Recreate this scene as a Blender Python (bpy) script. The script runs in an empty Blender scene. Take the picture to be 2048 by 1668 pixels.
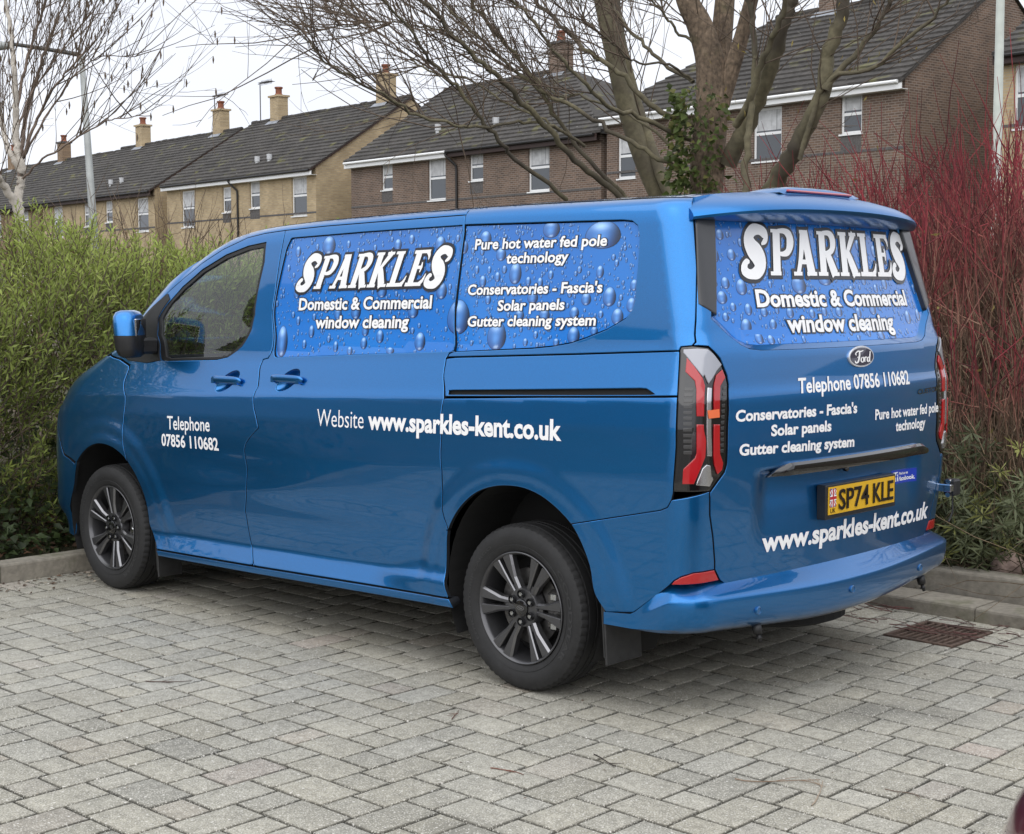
import bpy, math, random
import numpy as np
from mathutils import Vector, Matrix
from mathutils.geometry import delaunay_2d_cdt
random.seed(7); rng = np.random.default_rng(11)
SC = bpy.context.scene; COL = SC.collection
# ---------------------------------------------------------------- camera
CAM_P = (4.1532, -5.3722, 1.6405); YAW, PITCH, ROLL = math.radians(43.641), math.radians(-4.821), math.radians(-.17)
cd = bpy.data.cameras.new("camera"); cam = bpy.data.objects.new("camera", cd); COL.objects.link(cam)
cd.sensor_fit = 'HORIZONTAL'; cd.sensor_width = 36; cd.lens = 36 * 2998.4 / 2048; cd.clip_start = .1; cd.clip_end = 2000
cam.location = CAM_P
cam.rotation_euler = (Matrix.Rotation(YAW, 4, 'Z') @ Matrix.Rotation(math.pi / 2 + PITCH, 4, 'X') @ Matrix.Rotation(ROLL, 4, 'Z')).to_euler()
SC.camera = cam
# ---------------------------------------------------------------- sky, sun, exposure (thin bright overcast)
SUN_EL, SUN_AZ = math.radians(58), math.radians(150)             # azimuth of the sun, clockwise from +Y
wd = bpy.data.worlds.new("World"); SC.world = wd; wd.use_nodes = True
nt = wd.node_tree; N = nt.nodes; Lk = nt.links
bg = N["Background"]
sky = N.new("ShaderNodeTexSky"); sky.sky_type = 'NISHITA'; sky.sun_disc = False
sky.sun_elevation = SUN_EL; sky.sun_rotation = SUN_AZ; sky.dust_density = 4.0; sky.air_density = 1.2
hs = N.new("ShaderNodeHueSaturation"); hs.inputs["Saturation"].default_value = .12; Lk.new(sky.outputs[0], hs.inputs["Color"])
tc = N.new("ShaderNodeTexCoord"); mp = N.new("ShaderNodeMapping"); mp.inputs["Scale"].default_value = (1, 1, 2.6)
nz = N.new("ShaderNodeTexNoise"); nz.inputs["Scale"].default_value = 1.7; nz.inputs["Detail"].default_value = 5; nz.inputs["Roughness"].default_value = .5
Lk.new(tc.outputs["Generated"], mp.inputs[0]); Lk.new(mp.outputs[0], nz.inputs["Vector"])
cr = N.new("ShaderNodeValToRGB"); cr.color_ramp.elements[0].position = .35; cr.color_ramp.elements[0].color = (6.7, 7.05, 7.9, 1)
cr.color_ramp.elements[1].position = .68; cr.color_ramp.elements[1].color = (7.8, 8.05, 8.6, 1); Lk.new(nz.outputs["Fac"], cr.inputs[0])
mx = N.new("ShaderNodeMixRGB"); mx.inputs[0].default_value = .86; Lk.new(hs.outputs[0], mx.inputs[1]); Lk.new(cr.outputs[0], mx.inputs[2])
Lk.new(mx.outputs[0], bg.inputs[0]); bg.inputs[1].default_value = .105
sl = bpy.data.lights.new("sun", 'SUN'); so = bpy.data.objects.new("sun", sl); COL.objects.link(so)
sl.energy = 1.5; sl.angle = math.radians(110); sl.color = (1, .97, .93)
so.rotation_euler = Vector((-math.sin(SUN_AZ) * math.cos(SUN_EL), -math.cos(SUN_AZ) * math.cos(SUN_EL), -math.sin(SUN_EL))).to_track_quat('-Z', 'Y').to_euler()
SC.view_settings.view_transform = 'Standard'; SC.view_settings.look = 'None'; SC.view_settings.gamma = 1; SC.view_settings.exposure = .50
# ---------------------------------------------------------------- helpers
def tag(o, label=None, cat=None, group=None, kind=None):
    for k, v in (("label", label), ("category", cat), ("group", group), ("kind", kind)):
        if v: o[k] = v
    return o
def empty(name, loc=(0, 0, 0), rz=0, label=None, cat=None, group=None):
    o = bpy.data.objects.new(name, None); COL.objects.link(o); o.location = loc; o.rotation_euler = (0, 0, rz); o.empty_display_size = .2
    return tag(o, label, cat, group)
def mesh_data(name, V, F, mats, smooth=True, normals=None, cols=None, mi=None):
    me = bpy.data.meshes.new(name)
    V = np.asarray(V, np.float32)
    if isinstance(F, np.ndarray):
        n, k = F.shape
        me.vertices.add(len(V)); me.vertices.foreach_set("co", V.ravel())
        me.loops.add(n * k); me.loops.foreach_set("vertex_index", F.astype(np.int32).ravel())
        me.polygons.add(n); me.polygons.foreach_set("loop_start", np.arange(0, n * k, k, dtype=np.int32)); me.polygons.foreach_set("loop_total", np.full(n, k, np.int32))
        me.update(calc_edges=True)
    else:
        me.from_pydata([tuple(map(float, v)) for v in V], [], [tuple(map(int, f)) for f in F])
    for m in (mats if isinstance(mats, (list, tuple)) else [mats]): me.materials.append(m)
    if mi is not None: me.polygons.foreach_set("material_index", np.asarray(mi, np.int32))
    if smooth: me.polygons.foreach_set("use_smooth", np.ones(len(me.polygons), bool))
    if cols is not None:
        a = me.color_attributes.new("tint", 'FLOAT_COLOR', 'POINT')
        c = np.ones((len(V), 4), np.float32); c[:, :3] = np.asarray(cols, np.float32)[:, :3]; a.data.foreach_set("color", c.ravel())
    me.validate(); me.update()
    if normals is not None and len(me.vertices) == len(V): me.normals_split_custom_set_from_vertices([tuple(map(float, n)) for n in normals])
    return me
class Skirt(tuple): pass                                       # a face inside a panel gap, coloured dark as shade
def mk(name, V, F, mats, parent=None, **kw):
    if mats is PAINT and not isinstance(F, np.ndarray) and any(isinstance(f, Skirt) for f in F): kw['mi'] = [1 if isinstance(f, Skirt) else 0 for f in F]; mats = [PAINT, GAP_SHADE]
    o = bpy.data.objects.new(name, mesh_data(name, V, F, mats, **kw)); COL.objects.link(o); o.parent = parent
    return o
class MB:                                                       # collects shapes for one mesh
    def __init__(s): s.V, s.F, s.M, s.C = [], [], [], []
    def add(s, V, F, m=0, c=(1, 1, 1)):
        b = len(s.V); s.V += [tuple(map(float, v)) for v in V]; s.F += [tuple(int(i) + b for i in f) for f in F]; s.M += [m] * len(F); s.C += [c] * len(V)
    def box(s, lo, hi, m=0, bev=0, M=None):
        lo, hi = np.array(lo, float), np.array(hi, float)
        if bev <= 0:
            V = [((lo, hi)[i & 1][0], (lo, hi)[i >> 1 & 1][1], (lo, hi)[i >> 2 & 1][2]) for i in range(8)]
            F = [(0, 2, 3, 1), (4, 5, 7, 6), (0, 1, 5, 4), (2, 6, 7, 3), (0, 4, 6, 2), (1, 3, 7, 5)]
        else:
            V, F, ix = [], [], {}
            for i in range(8):
                sgn = [1 if i >> k & 1 else -1 for k in range(3)]; p = np.where(np.array(sgn) > 0, hi, lo)
                for ax in range(3):
                    q = p.copy()
                    for k in range(3):
                        if k != ax: q[k] -= sgn[k] * bev
                    ix[i, ax] = len(V); V.append(q)
            for ax in range(3):
                a, b = (ax + 1) % 3, (ax + 2) % 3
                for sv in (0, 1):
                    q = [sv << ax | i << a | j << b for i, j in ((0, 0), (1, 0), (1, 1), (0, 1))]
                    f = [ix[c, ax] for c in q]; F.append(f if sv else f[::-1])
                for i in (0, 1):
                    for j in (0, 1):
                        c0 = i << a | j << b; c1 = c0 | 1 << ax; f = [ix[c0, a], ix[c1, a], ix[c1, b], ix[c0, b]]
                        F.append(f if (i ^ j) == 1 else f[::-1])
            for c in range(8):
                f = [ix[c, 0], ix[c, 1], ix[c, 2]]; F.append(f if bin(c).count('1') % 2 else f[::-1])
        if M is not None: V = [M @ Vector(v) for v in V]
        s.add(V, F, m)
    def tube(s, P, R, n=8, m=0, cap=True):
        P = np.asarray(P, float); R = np.broadcast_to(np.asarray(R, float), (len(P),))
        V, F = tube_arrays(P, R, n)
        F = [tuple(f) for f in F]
        if cap: F += [tuple(range(n))[::-1], tuple((len(P) - 1) * n + i for i in range(n))]
        s.add(V, F, m)
    def lathe(s, prof, n=48, m=0, axis='y', c=(0, 0, 0), a0=0, a1=2 * math.pi, flip=False):   # prof: (along axis, radius)
        full = abs(a1 - a0 - 2 * math.pi) < 1e-6; k = n if full else n + 1
        V, F = [], []
        for (h, r) in prof:
            for i in range(k):
                a = a0 + (a1 - a0) * i / n; u, w = r * math.cos(a), r * math.sin(a)
                V.append({'y': (c[0] + u, c[1] + h, c[2] + w), 'z': (c[0] + u, c[1] + w, c[2] + h), 'x': (c[0] + h, c[1] + u, c[2] + w)}[axis])
        for j in range(len(prof) - 1):
            for i in range(n):
                f = (j * k + i, j * k + (i + 1) % k, (j + 1) * k + (i + 1) % k, (j + 1) * k + i); F.append(f[::-1] if flip else f)
        s.add(V, F, m)
    def prism(s, pts, ax, lo, hi, m=0):                         # polygon (2D) pushed along axis ax
        n = len(pts); o = [k for k in range(3) if k != ax]; V = []
        for h in (lo, hi):
            for p in pts:
                v = [0, 0, 0]; v[ax] = h; v[o[0]], v[o[1]] = p; V.append(v)
        F = [tuple(range(n))[::-1], tuple(range(n, 2 * n))] + [(i, (i + 1) % n, n + (i + 1) % n, n + i) for i in range(n)]
        s.add(V, F, m)
    def build(s, name, mats, parent=None, smooth=False, fix=True, **kw):
        o = mk(name, s.V, s.F, mats, parent, smooth=smooth, mi=s.M, **kw)
        if fix:
            import bmesh
            bm = bmesh.new(); bm.from_mesh(o.data); bmesh.ops.recalc_face_normals(bm, faces=bm.faces); bm.to_mesh(o.data); bm.free()
        return o
def tube_arrays(P, R, n):
    P = np.asarray(P, float); R = np.asarray(R, float); T = np.gradient(P, axis=0); T /= np.maximum(np.linalg.norm(T, axis=1, keepdims=True), 1e-9)
    up = np.array([.31, .17, .93]); A = np.cross(T, up); A /= np.maximum(np.linalg.norm(A, axis=1, keepdims=True), 1e-9); B = np.cross(T, A)
    a = np.arange(n) / n * 2 * math.pi
    V = P[:, None] + R[:, None, None] * (A[:, None] * np.cos(a)[None, :, None] + B[:, None] * np.sin(a)[None, :, None])
    k = len(P); i = np.arange(k - 1)[:, None] * n; j = np.arange(n)[None, :]; j2 = (j + 1) % n
    F = np.stack([i + j, i + j2, i + n + j2, i + n + j], -1).reshape(-1, 4)
    return V.reshape(-1, 3), F
def smooth_by_angle(o, deg=35):
    me = o.data; me.polygons.foreach_set("use_smooth", np.ones(len(me.polygons), bool))
    me.set_sharp_from_angle(angle=math.radians(deg)); return o
def copy_tree(o, parent=None):
    c = o.copy(); COL.objects.link(c); c.parent = parent
    for ch in list(o.children): copy_tree(ch, c)
    return c
# ---------------------------------------------------------------- materials
def mat(name, col, rough=.5, metal=0, coat=0, spec=.5, noise=None, bump=None, trans=0, emit=None, alpha=None, attr=False, coatr=.03):
    m = bpy.data.materials.new(name); m.use_nodes = True; t = m.node_tree; b = t.nodes["Principled BSDF"]
    b.inputs["Base Color"].default_value = (*col, 1); b.inputs["Roughness"].default_value = rough; b.inputs["Metallic"].default_value = metal
    b.inputs["Coat Weight"].default_value = coat; b.inputs["Coat Roughness"].default_value = coatr; b.inputs["Specular IOR Level"].default_value = spec
    b.inputs["Transmission Weight"].default_value = trans
    last = None
    if attr:
        a = t.nodes.new("ShaderNodeVertexColor"); a.layer_name = "tint"; last = a.outputs[0]
        mm = t.nodes.new("ShaderNodeMixRGB"); mm.blend_type = 'MULTIPLY'; mm.inputs[0].default_value = 1; mm.inputs[2].default_value = (*col, 1)
        t.links.new(last, mm.inputs[1]); last = mm.outputs[0]
    co = t.nodes.new("ShaderNodeTexCoord")
    for nd in (noise or []):                                    # (scale, dark colour factor, light factor, detail)
        n = t.nodes.new("ShaderNodeTexNoise"); n.inputs["Scale"].default_value = nd[0]; n.inputs["Detail"].default_value = nd[3] if len(nd) > 3 else 5
        t.links.new(co.outputs["Object"], n.inputs["Vector"])
        r = t.nodes.new("ShaderNodeMapRange"); r.inputs["From Min"].default_value = .3; r.inputs["From Max"].default_value = .7
        r.inputs["To Min"].default_value = nd[1]; r.inputs["To Max"].default_value = nd[2]; t.links.new(n.outputs["Fac"], r.inputs["Value"])
        mm = t.nodes.new("ShaderNodeMixRGB"); mm.blend_type = 'MULTIPLY'; mm.inputs[0].default_value = 1
        if last is None: mm.inputs[1].default_value = (*col, 1)
        else: t.links.new(last, mm.inputs[1])
        t.links.new(r.outputs[0], mm.inputs[2]); last = mm.outputs[0]
    if last is not None: t.links.new(last, b.inputs["Base Color"])
    if bump:
        n = t.nodes.new("ShaderNodeTexNoise"); n.inputs["Scale"].default_value = bump[0]; n.inputs["Detail"].default_value = 4
        t.links.new(co.outputs["Object"], n.inputs["Vector"]); bp = t.nodes.new("ShaderNodeBump"); bp.inputs["Strength"].default_value = bump[1]; bp.inputs["Distance"].default_value = bump[2]
        t.links.new(n.outputs["Fac"], bp.inputs["Height"]); t.links.new(bp.outputs[0], b.inputs["Normal"])
    if emit: b.inputs["Emission Color"].default_value = (*emit[0], 1); b.inputs["Emission Strength"].default_value = emit[1]
    if alpha is not None: b.inputs["Alpha"].default_value = alpha
    return m
PAINT = mat("blue_metallic_paint", (.007, .168, .470), .30, .88, 1.0, .5, noise=[(420, .9, 1.12, 2)])
BLACKPL = mat("black_plastic", (.012, .012, .013), .45, noise=[(30, .8, 1.2)])
GLOSSBLK = mat("gloss_black", (.006, .006, .007), .08, coat=1)
RUBBER = mat("tyre_rubber", (.0125, .0125, .013), .68, noise=[(14, .8, 1.35), (90, .85, 1.2)])
ALLOY = mat("dark_alloy", (.095, .095, .10), .32, .7, .3)
ALLOYB = mat("bright_alloy_edge", (.24, .24, .25), .28, .9)
CHROME = mat("bright_metal", (.55, .56, .57), .22, 1)
DISC = mat("brake_steel", (.16, .155, .15), .4, .9, noise=[(40, .6, 1.2)])
GAP_SHADE = mat("panel_gap_shade", (.004, .006, .010), .8)  # near-black on the panel edges stands for shade in the gaps
DARK = mat("dark_underside", (.010, .010, .010), .9)
WHITE = mat("white_vinyl_lettering", (.90, .90, .90), .4, coat=.15)
OUTL = mat("black_vinyl_outline", (.010, .010, .016), .35, coat=.3)
RED = mat("red_lens", (.42, .008, .012), .12, coat=1)
GREYTRIM = mat("grey_black_trim", (.030, .031, .034), .32, coat=.4)
def glass_mat(name, tint, refl=1.0):
    m = bpy.data.materials.new(name); m.use_nodes = True; t = m.node_tree; t.nodes.clear()
    o = t.nodes.new("ShaderNodeOutputMaterial"); g = t.nodes.new("ShaderNodeBsdfGlossy"); g.inputs["Roughness"].default_value = .01
    tr = t.nodes.new("ShaderNodeBsdfTransparent"); tr.inputs[0].default_value = (*tint, 1)
    f = t.nodes.new("ShaderNodeFresnel"); ge = t.nodes.new("ShaderNodeNewGeometry"); io = t.nodes.new("ShaderNodeMath"); io.operation = 'MULTIPLY_ADD'; io.inputs[1].default_value = 1 / 1.5 - 1.5; io.inputs[2].default_value = 1.5; t.links.new(ge.outputs["Backfacing"], io.inputs[0]); t.links.new(io.outputs[0], f.inputs[0]); mxs = t.nodes.new("ShaderNodeMixShader")
    ml = t.nodes.new("ShaderNodeMath"); ml.operation = 'MULTIPLY'; ml.inputs[1].default_value = 1.45 * refl; ml.use_clamp = True
    t.links.new(f.outputs[0], ml.inputs[0]); t.links.new(ml.outputs[0], mxs.inputs[0]); t.links.new(tr.outputs[0], mxs.inputs[1]); t.links.new(g.outputs[0], mxs.inputs[2]); t.links.new(mxs.outputs[0], o.inputs[0])
    return m
GLASS = glass_mat("window_glass", (.86, .91, .89), 1.15)
# ---------------------------------------------------------------- ground, paving, kerbs
def ground_h(x, y):
    x, y = np.asarray(x, float), np.asarray(y, float); d = np.maximum(np.maximum(y - 1.9, -3.86 - x), 0)
    h = .10 + .115 * np.minimum(d, 4) + .072 * np.clip(d - 4, 0, 22) + .01 * np.clip(d - 26, 0, 60)
    return np.where(d > 0, h + .05 * np.sin(x * 1.7) * np.cos(y * 1.3) * np.minimum(d, 1), -.06)
def axis_pts(): return np.unique(np.concatenate([np.linspace(-300, -30, 28), np.linspace(-30, -8, 23), np.linspace(-8, 6, 57), np.linspace(6, 30, 13), np.linspace(30, 300, 28), [-3.86, -3.85, 1.89, 1.9]]))
gx, gy = axis_pts(), axis_pts(); GX, GY = np.meshgrid(gx, gy, indexing='ij'); GZ = ground_h(GX, GY); nx, ny = len(gx), len(gy)
ii, jj = np.meshgrid(np.arange(nx - 1), np.arange(ny - 1), indexing='ij'); q0 = (ii * ny + jj).ravel()
SOIL = mat("soil_and_litter", (.060, .044, .028), .95, noise=[(.35, .6, 1.5), (3, .6, 1.5), (22, .55, 1.5)], bump=(18, .8, .05))
def add_moss(m, col, scale, lo, hi, coord="Object"):            # patches of another colour
    t = m.node_tree; b = t.nodes["Principled BSDF"]; src = b.inputs["Base Color"].links[0].from_socket if b.inputs["Base Color"].links else None
    n = t.nodes.new("ShaderNodeTexNoise"); n.inputs["Scale"].default_value = scale; n.inputs["Detail"].default_value = 6; co = t.nodes.new("ShaderNodeTexCoord"); t.links.new(co.outputs[coord], n.inputs["Vector"])
    r = t.nodes.new("ShaderNodeMapRange"); r.inputs["From Min"].default_value = lo; r.inputs["From Max"].default_value = hi; t.links.new(n.outputs["Fac"], r.inputs["Value"])
    x = t.nodes.new("ShaderNodeMixRGB"); t.links.new(r.outputs[0], x.inputs[0]); x.inputs[2].default_value = (*col, 1)
    if src: t.links.new(src, x.inputs[1])
    else: x.inputs[1].default_value = b.inputs["Base Color"].default_value
    t.links.new(x.outputs[0], b.inputs["Base Color"]); return m
add_moss(SOIL, (.045, .060, .020), .8, .45, .62)
g = mk("ground", np.stack([GX, GY, GZ], -1).reshape(-1, 3), np.stack([q0, q0 + ny, q0 + ny + 1, q0 + 1], -1), SOIL); tag(g, "earth bank and surrounding ground", kind="structure")
# the car park beyond the modelled pavers
def brick_mat(name, c1, c2, mortar, bw, bh, axes, scale=1., bump=.3, msize=.012, rough=.85, noise=(1.2, .75, 1.2)):
    m = bpy.data.materials.new(name); m.use_nodes = True; t = m.node_tree; b = t.nodes["Principled BSDF"]; b.inputs["Roughness"].default_value = rough; b.inputs["Specular IOR Level"].default_value = .25
    co = t.nodes.new("ShaderNodeTexCoord"); sp = t.nodes.new("ShaderNodeSeparateXYZ"); cb = t.nodes.new("ShaderNodeCombineXYZ"); t.links.new(co.outputs["Object"], sp.inputs[0])
    for i, a in enumerate(axes): t.links.new(sp.outputs[a], cb.inputs[i])
    br = t.nodes.new("ShaderNodeTexBrick"); br.inputs["Scale"].default_value = 1; br.inputs["Brick Width"].default_value = bw; br.inputs["Row Height"].default_value = bh; br.inputs["Mortar Size"].default_value = msize
    br.inputs["Color1"].default_value = (*c1, 1); br.inputs["Color2"].default_value = (*c2, 1); br.inputs["Mortar"].default_value = (*mortar, 1); br.inputs["Bias"].default_value = -.1; t.links.new(cb.outputs[0], br.inputs["Vector"])
    n = t.nodes.new("ShaderNodeTexNoise"); n.inputs["Scale"].default_value = noise[0]; n.inputs["Detail"].default_value = 6; t.links.new(co.outputs["Object"], n.inputs["Vector"])
    r = t.nodes.new("ShaderNodeMapRange"); r.inputs["From Min"].default_value = .3; r.inputs["From Max"].default_value = .7; r.inputs["To Min"].default_value = noise[1]; r.inputs["To Max"].default_value = noise[2]; t.links.new(n.outputs["Fac"], r.inputs["Value"])
    x = t.nodes.new("ShaderNodeMixRGB"); x.blend_type = 'MULTIPLY'; x.inputs[0].default_value = 1; t.links.new(br.outputs["Color"], x.inputs[1]); t.links.new(r.outputs[0], x.inputs[2]); t.links.new(x.outputs[0], b.inputs["Base Color"])
    bp = t.nodes.new("ShaderNodeBump"); bp.inputs["Strength"].default_value = bump; bp.inputs["Distance"].default_value = .01; bp.invert = True; t.links.new(br.outputs["Fac"], bp.inputs["Height"]); t.links.new(bp.outputs[0], b.inputs["Normal"]); return m
mb = MB()
for x0, x1, y0, y1 in ((-3.71, 60, -60, -4.9), (4.2, 60, -4.9, 1.5)): mb.add([(x0, y0, -.004), (x1, y0, -.004), (x1, y1, -.004), (x0, y1, -.004)], [(0, 1, 2, 3)])
o = mb.build("car_park_surface", brick_mat("car_park_blocks", (.21, .20, .185), (.17, .165, .15), (.06, .06, .05), .245, .17, (0, 1)), fix=False); tag(o, "grey block surface of the car park", kind="structure")
JOINT = mat("mossy_joint", (.026, .024, .018), .95, noise=[(6, .6, 1.4), (60, .6, 1.4)]); add_moss(JOINT, (.060, .072, .018), 1.6, .56, .68)
mb = MB(); mb.add([(-3.72, -5, -.0125), (4.3, -5, -.0125), (4.3, 1.56, -.0125), (-3.72, 1.56, -.0125)], [(0, 1, 2, 3)]); o = mb.build("paving_bed", JOINT, fix=False); tag(o, "joints between the pavers", kind="structure")
# concrete pavers in three sizes, laid as a herringbone of split bars
PAVER = mat("concrete_paver", (1, 1, 1), .85, spec=.3, attr=True, noise=[(.7, .90, 1.08), (3.2, .90, 1.09), (26, .82, 1.18), (170, .72, 1.3, 2)], bump=(140, .35, .004))
def specks(m, scale, amt, col, thr=.27):
    t = m.node_tree; b = t.nodes["Principled BSDF"]; src = b.inputs["Base Color"].links[0].from_socket; co = t.nodes.new("ShaderNodeTexCoord")
    for sc, th, cc, am in ((scale, thr, col, amt), (scale * .8, thr * .85, (.10, .095, .085), amt * .6), (scale * .21, thr * .36, (.62, .60, .55), amt * 1.1)):
        v = t.nodes.new("ShaderNodeTexVoronoi"); v.inputs["Scale"].default_value = sc; mp = t.nodes.new("ShaderNodeMapping"); mp.inputs["Location"].default_value = (sc * .37, sc * .11, 0); t.links.new(co.outputs["Object"], mp.inputs[0]); t.links.new(mp.outputs[0], v.inputs["Vector"])
        r = t.nodes.new("ShaderNodeMapRange"); r.inputs["From Min"].default_value = th; r.inputs["From Max"].default_value = th * .7; r.inputs["To Max"].default_value = am; t.links.new(v.outputs["Distance"], r.inputs["Value"])
        x = t.nodes.new("ShaderNodeMixRGB"); t.links.new(r.outputs[0], x.inputs[0]); t.links.new(src, x.inputs[1]); x.inputs[2].default_value = (*cc, 1); t.links.new(x.outputs[0], b.inputs["Base Color"]); src = x.outputs[0]
add_moss(PAVER, (.150, .145, .125), 1.15, .60, .80); add_moss(PAVER, (.13, .125, .11), 5.5, .66, .80)
specks(PAVER, 120, .85, (.56, .54, .48), .34)
WX, WY, LX, LY = .164, .1745, .379, .392
GRATE = (.572, .932, .938, 1.352)
def pavers():
    V, F, C, todo = [], [], [], []; r_ = np.random.default_rng(2)
    for a in range(-70, 70):
        for b in range(-30, 30):
            ox, oy = .098 + a * WX + b * LX, -2.238 - a * WY + b * LY
            if not (-4.6 < ox < 4.6 and -5.4 < oy < 2.2): continue
            for x0, x1, y0, y1 in ((ox, ox + .127, oy - WY, oy), (ox + .127, ox + LX, oy - WY, oy), (ox - WX, ox, oy - .2615, oy), (ox - WX, ox, oy - LY, oy - .2615)):
                x0, x1, y0, y1 = max(x0, -3.705), min(x1, 4.22), max(y0, -4.92), min(y1, 1.512)
                if x1 - x0 < .03 or y1 - y0 < .03: continue
                todo.append((x0, x1, y0, y1))
    cut = []
    for x0, x1, y0, y1 in todo:                                 # cut the pavers round the drain cover
        a, b, c, d = GRATE[0], GRATE[2], GRATE[1], GRATE[3]
        if x1 <= a or x0 >= b or y1 <= c or y0 >= d: cut.append((x0, x1, y0, y1)); continue
        for q in ((x0, min(x1, a), y0, y1), (max(x0, b), x1, y0, y1), (max(x0, a), min(x1, b), y0, c), (max(x0, a), min(x1, b), d, y1)):
            if q[1] - q[0] > .02 and q[3] - q[2] > .02: cut.append(q)
    if 1:
        if 1:
            for x0, x1, y0, y1 in cut:
                cx, cy = .5 * (x0 + x1), .5 * (y0 + y1)
                g = .0045 + r_.uniform(0, .0018); h = r_.normal() * .0006; tx, ty = r_.normal(0, .0024, 2); rot = r_.normal() * .006
                base = len(V); rg = []
                for z_, ins in ((-.012, 0), (-.0035, 0), (-.0008, .0022), (.0, .0055)):
                    for px, py in ((x0 + g + ins, y0 + g + ins), (x1 - g - ins, y0 + g + ins), (x1 - g - ins, y1 - g - ins), (x0 + g + ins, y1 - g - ins)):
                        dx, dy = px - cx, py - cy; V.append((cx + dx - dy * rot, cy + dy + dx * rot, z_ + (h + dx * tx + dy * ty if z_ > -.01 else 0)))
                for k in range(3):
                    for i in range(4): j = (i + 1) % 4; F.append((base + k * 4 + i, base + k * 4 + j, base + k * 4 + 4 + j, base + k * 4 + 4 + i))
                F.append((base + 12, base + 13, base + 14, base + 15))
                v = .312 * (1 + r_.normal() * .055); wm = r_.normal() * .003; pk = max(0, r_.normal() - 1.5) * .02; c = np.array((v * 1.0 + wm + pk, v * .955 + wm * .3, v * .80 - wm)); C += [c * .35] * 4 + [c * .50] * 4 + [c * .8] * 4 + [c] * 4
    o = mk("paving", V, np.array(F), PAVER, cols=C, smooth=False); return tag(o, "grey concrete block paving of the car park", kind="structure")
pavers()
# kerbs
KERB = mat("kerb_concrete", (.27, .245, .20), .9, noise=[(2.5, .7, 1.25), (30, .8, 1.15)], bump=(70, .5, .006)); add_moss(KERB, (.10, .105, .05), 5, .55, .75)
def kerb(name, p0, p1, w, h, z0, n, label, side=1):
    p0, p1 = np.array(p0, float), np.array(p1, float); d = (p1 - p0) / n; u = d / np.linalg.norm(d); nn = np.array([-u[1], u[0]]) * side; mb = MB(); r_ = np.random.default_rng(9)
    for i in range(n):
        a, b = p0 + d * i + u * .003, p0 + d * (i + 1) - u * .003; j = r_.normal() * .002; bv = .014; V = []
        for q in (a, b):
            for s_, z in ((0, z0), (0, h - bv + j), (.004, h - bv * .3 + j), (bv, h + j), (w, h + j), (w, z0)): V.append((*(q + nn * (s_ + j)), z))
        mb.add(V, [(k, (k + 1) % 6, 6 + (k + 1) % 6, 6 + k) for k in range(6)] + [tuple(range(6)), tuple(range(6, 12))])
    o = mb.build(name, KERB); return tag(o, label, kind="structure")
kerb("kerb", (-3.71, -9.8), (-3.71, 1.51), .135, .108, -.1, 12, "raised concrete kerb in front of the van", 1)
kerb("kerb", (-3.85, 1.515), (6.3, 1.475), .225, .068, -.1, 11, "low concrete kerb along the right of the bay", 1)
kerb("kerb", (-3.85, 1.775), (6.3, 1.735), .13, .185, -.1, 10, "upper edging kerb at the foot of the planting", 1)
# drain cover
IRON = mat("rusty_cast_iron", (.105, .072, .056), .75, .3, noise=[(12, .6, 1.5), (80, .7, 1.3)], bump=(90, .4, .002))
dr = empty("drain_cover", (.755, 1.142, 0), math.radians(-1), "rusty iron drain grating set in the paving beside the kerb", "drain cover")
mb = MB(); w, l = .178, .205
for x0, x1, y0, y1 in ((-w, w, -l, -l + .022), (-w, w, l - .022, l), (-w, -w + .02, -l + .022, l - .022), (w - .02, w, -l + .022, l - .022)): mb.box((x0, y0, -.03), (x1, y1, .0045), bev=.003)
mb.build("frame", IRON, dr)
mb = MB(); mb.box((-w + .022, -.010, -.03), (w - .022, .010, .0025), bev=.003)
for k in range(1, 9):
    x = -w + .020 + k * (2 * w - .04) / 9
    for s in (-1, 1): y0, y1 = sorted((s * .0105, s * (l - .0225))); mb.box((x - .0055, y0, -.014), (x + .0055, y1, .0025), bev=.002)
mb.build("grating", IRON, dr)
mb = MB(); mb.box((-w - .006, -l - .006, -.35), (w + .006, l + .006, -.055)); mb.build("gully", DARK, dr)
# ---------------------------------------------------------------- van body surface
# the body is a stack of rounded plan outlines: body(q, z) -> point; q runs from the nose round the
# near side (there q is close to x) and the rear corner to the middle of the tailgate
def tab(rows, smooth=.012):
    rows = np.array(rows, float)
    zz = np.arange(rows[0, 0] - .2, rows[-1, 0] + .2, .002)
    v = np.interp(zz, rows[:, 0], rows[:, 1])
    k = max(1, int(smooth / .002)); ker = np.ones(2 * k + 1) / (2 * k + 1)
    v = np.convolve(np.pad(v, k, mode='edge'), ker, mode='valid')
    return lambda z: np.interp(z, zz, v)
W_T = tab([(.15, .90), (.25, .962), (.285, .985), (.30, .990), (.33, .990), (.345, .984), (.425, .958), (.44, .958), (.60, .984),
           (.72, .999), (.90, 1.010), (1.08, 1.008), (1.19, 1.000), (1.225, .988), (1.36, .955), (1.40, .948),
           (1.88, .892), (1.915, .882), (1.935, .868), (1.952, .845), (1.962, .815), (1.966, .76)])
W_REAR = tab([(.15, .94), (.30, .968), (.45, .982), (.60, .992), (.75, 1.002), (.90, 1.010), (1.08, 1.008)], .04)    # behind the rear wheel: no sill
XR_T = tab([(.2, .90), (.40, .915), (.56, .925), (.75, .945), (1.0, .955), (1.19, .955), (1.225, .950), (1.36, .944), (1.385, .938), (1.43, .918), (1.47, .912),
            (1.86, .815), (1.93, .79), (1.966, .74)])
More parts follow.
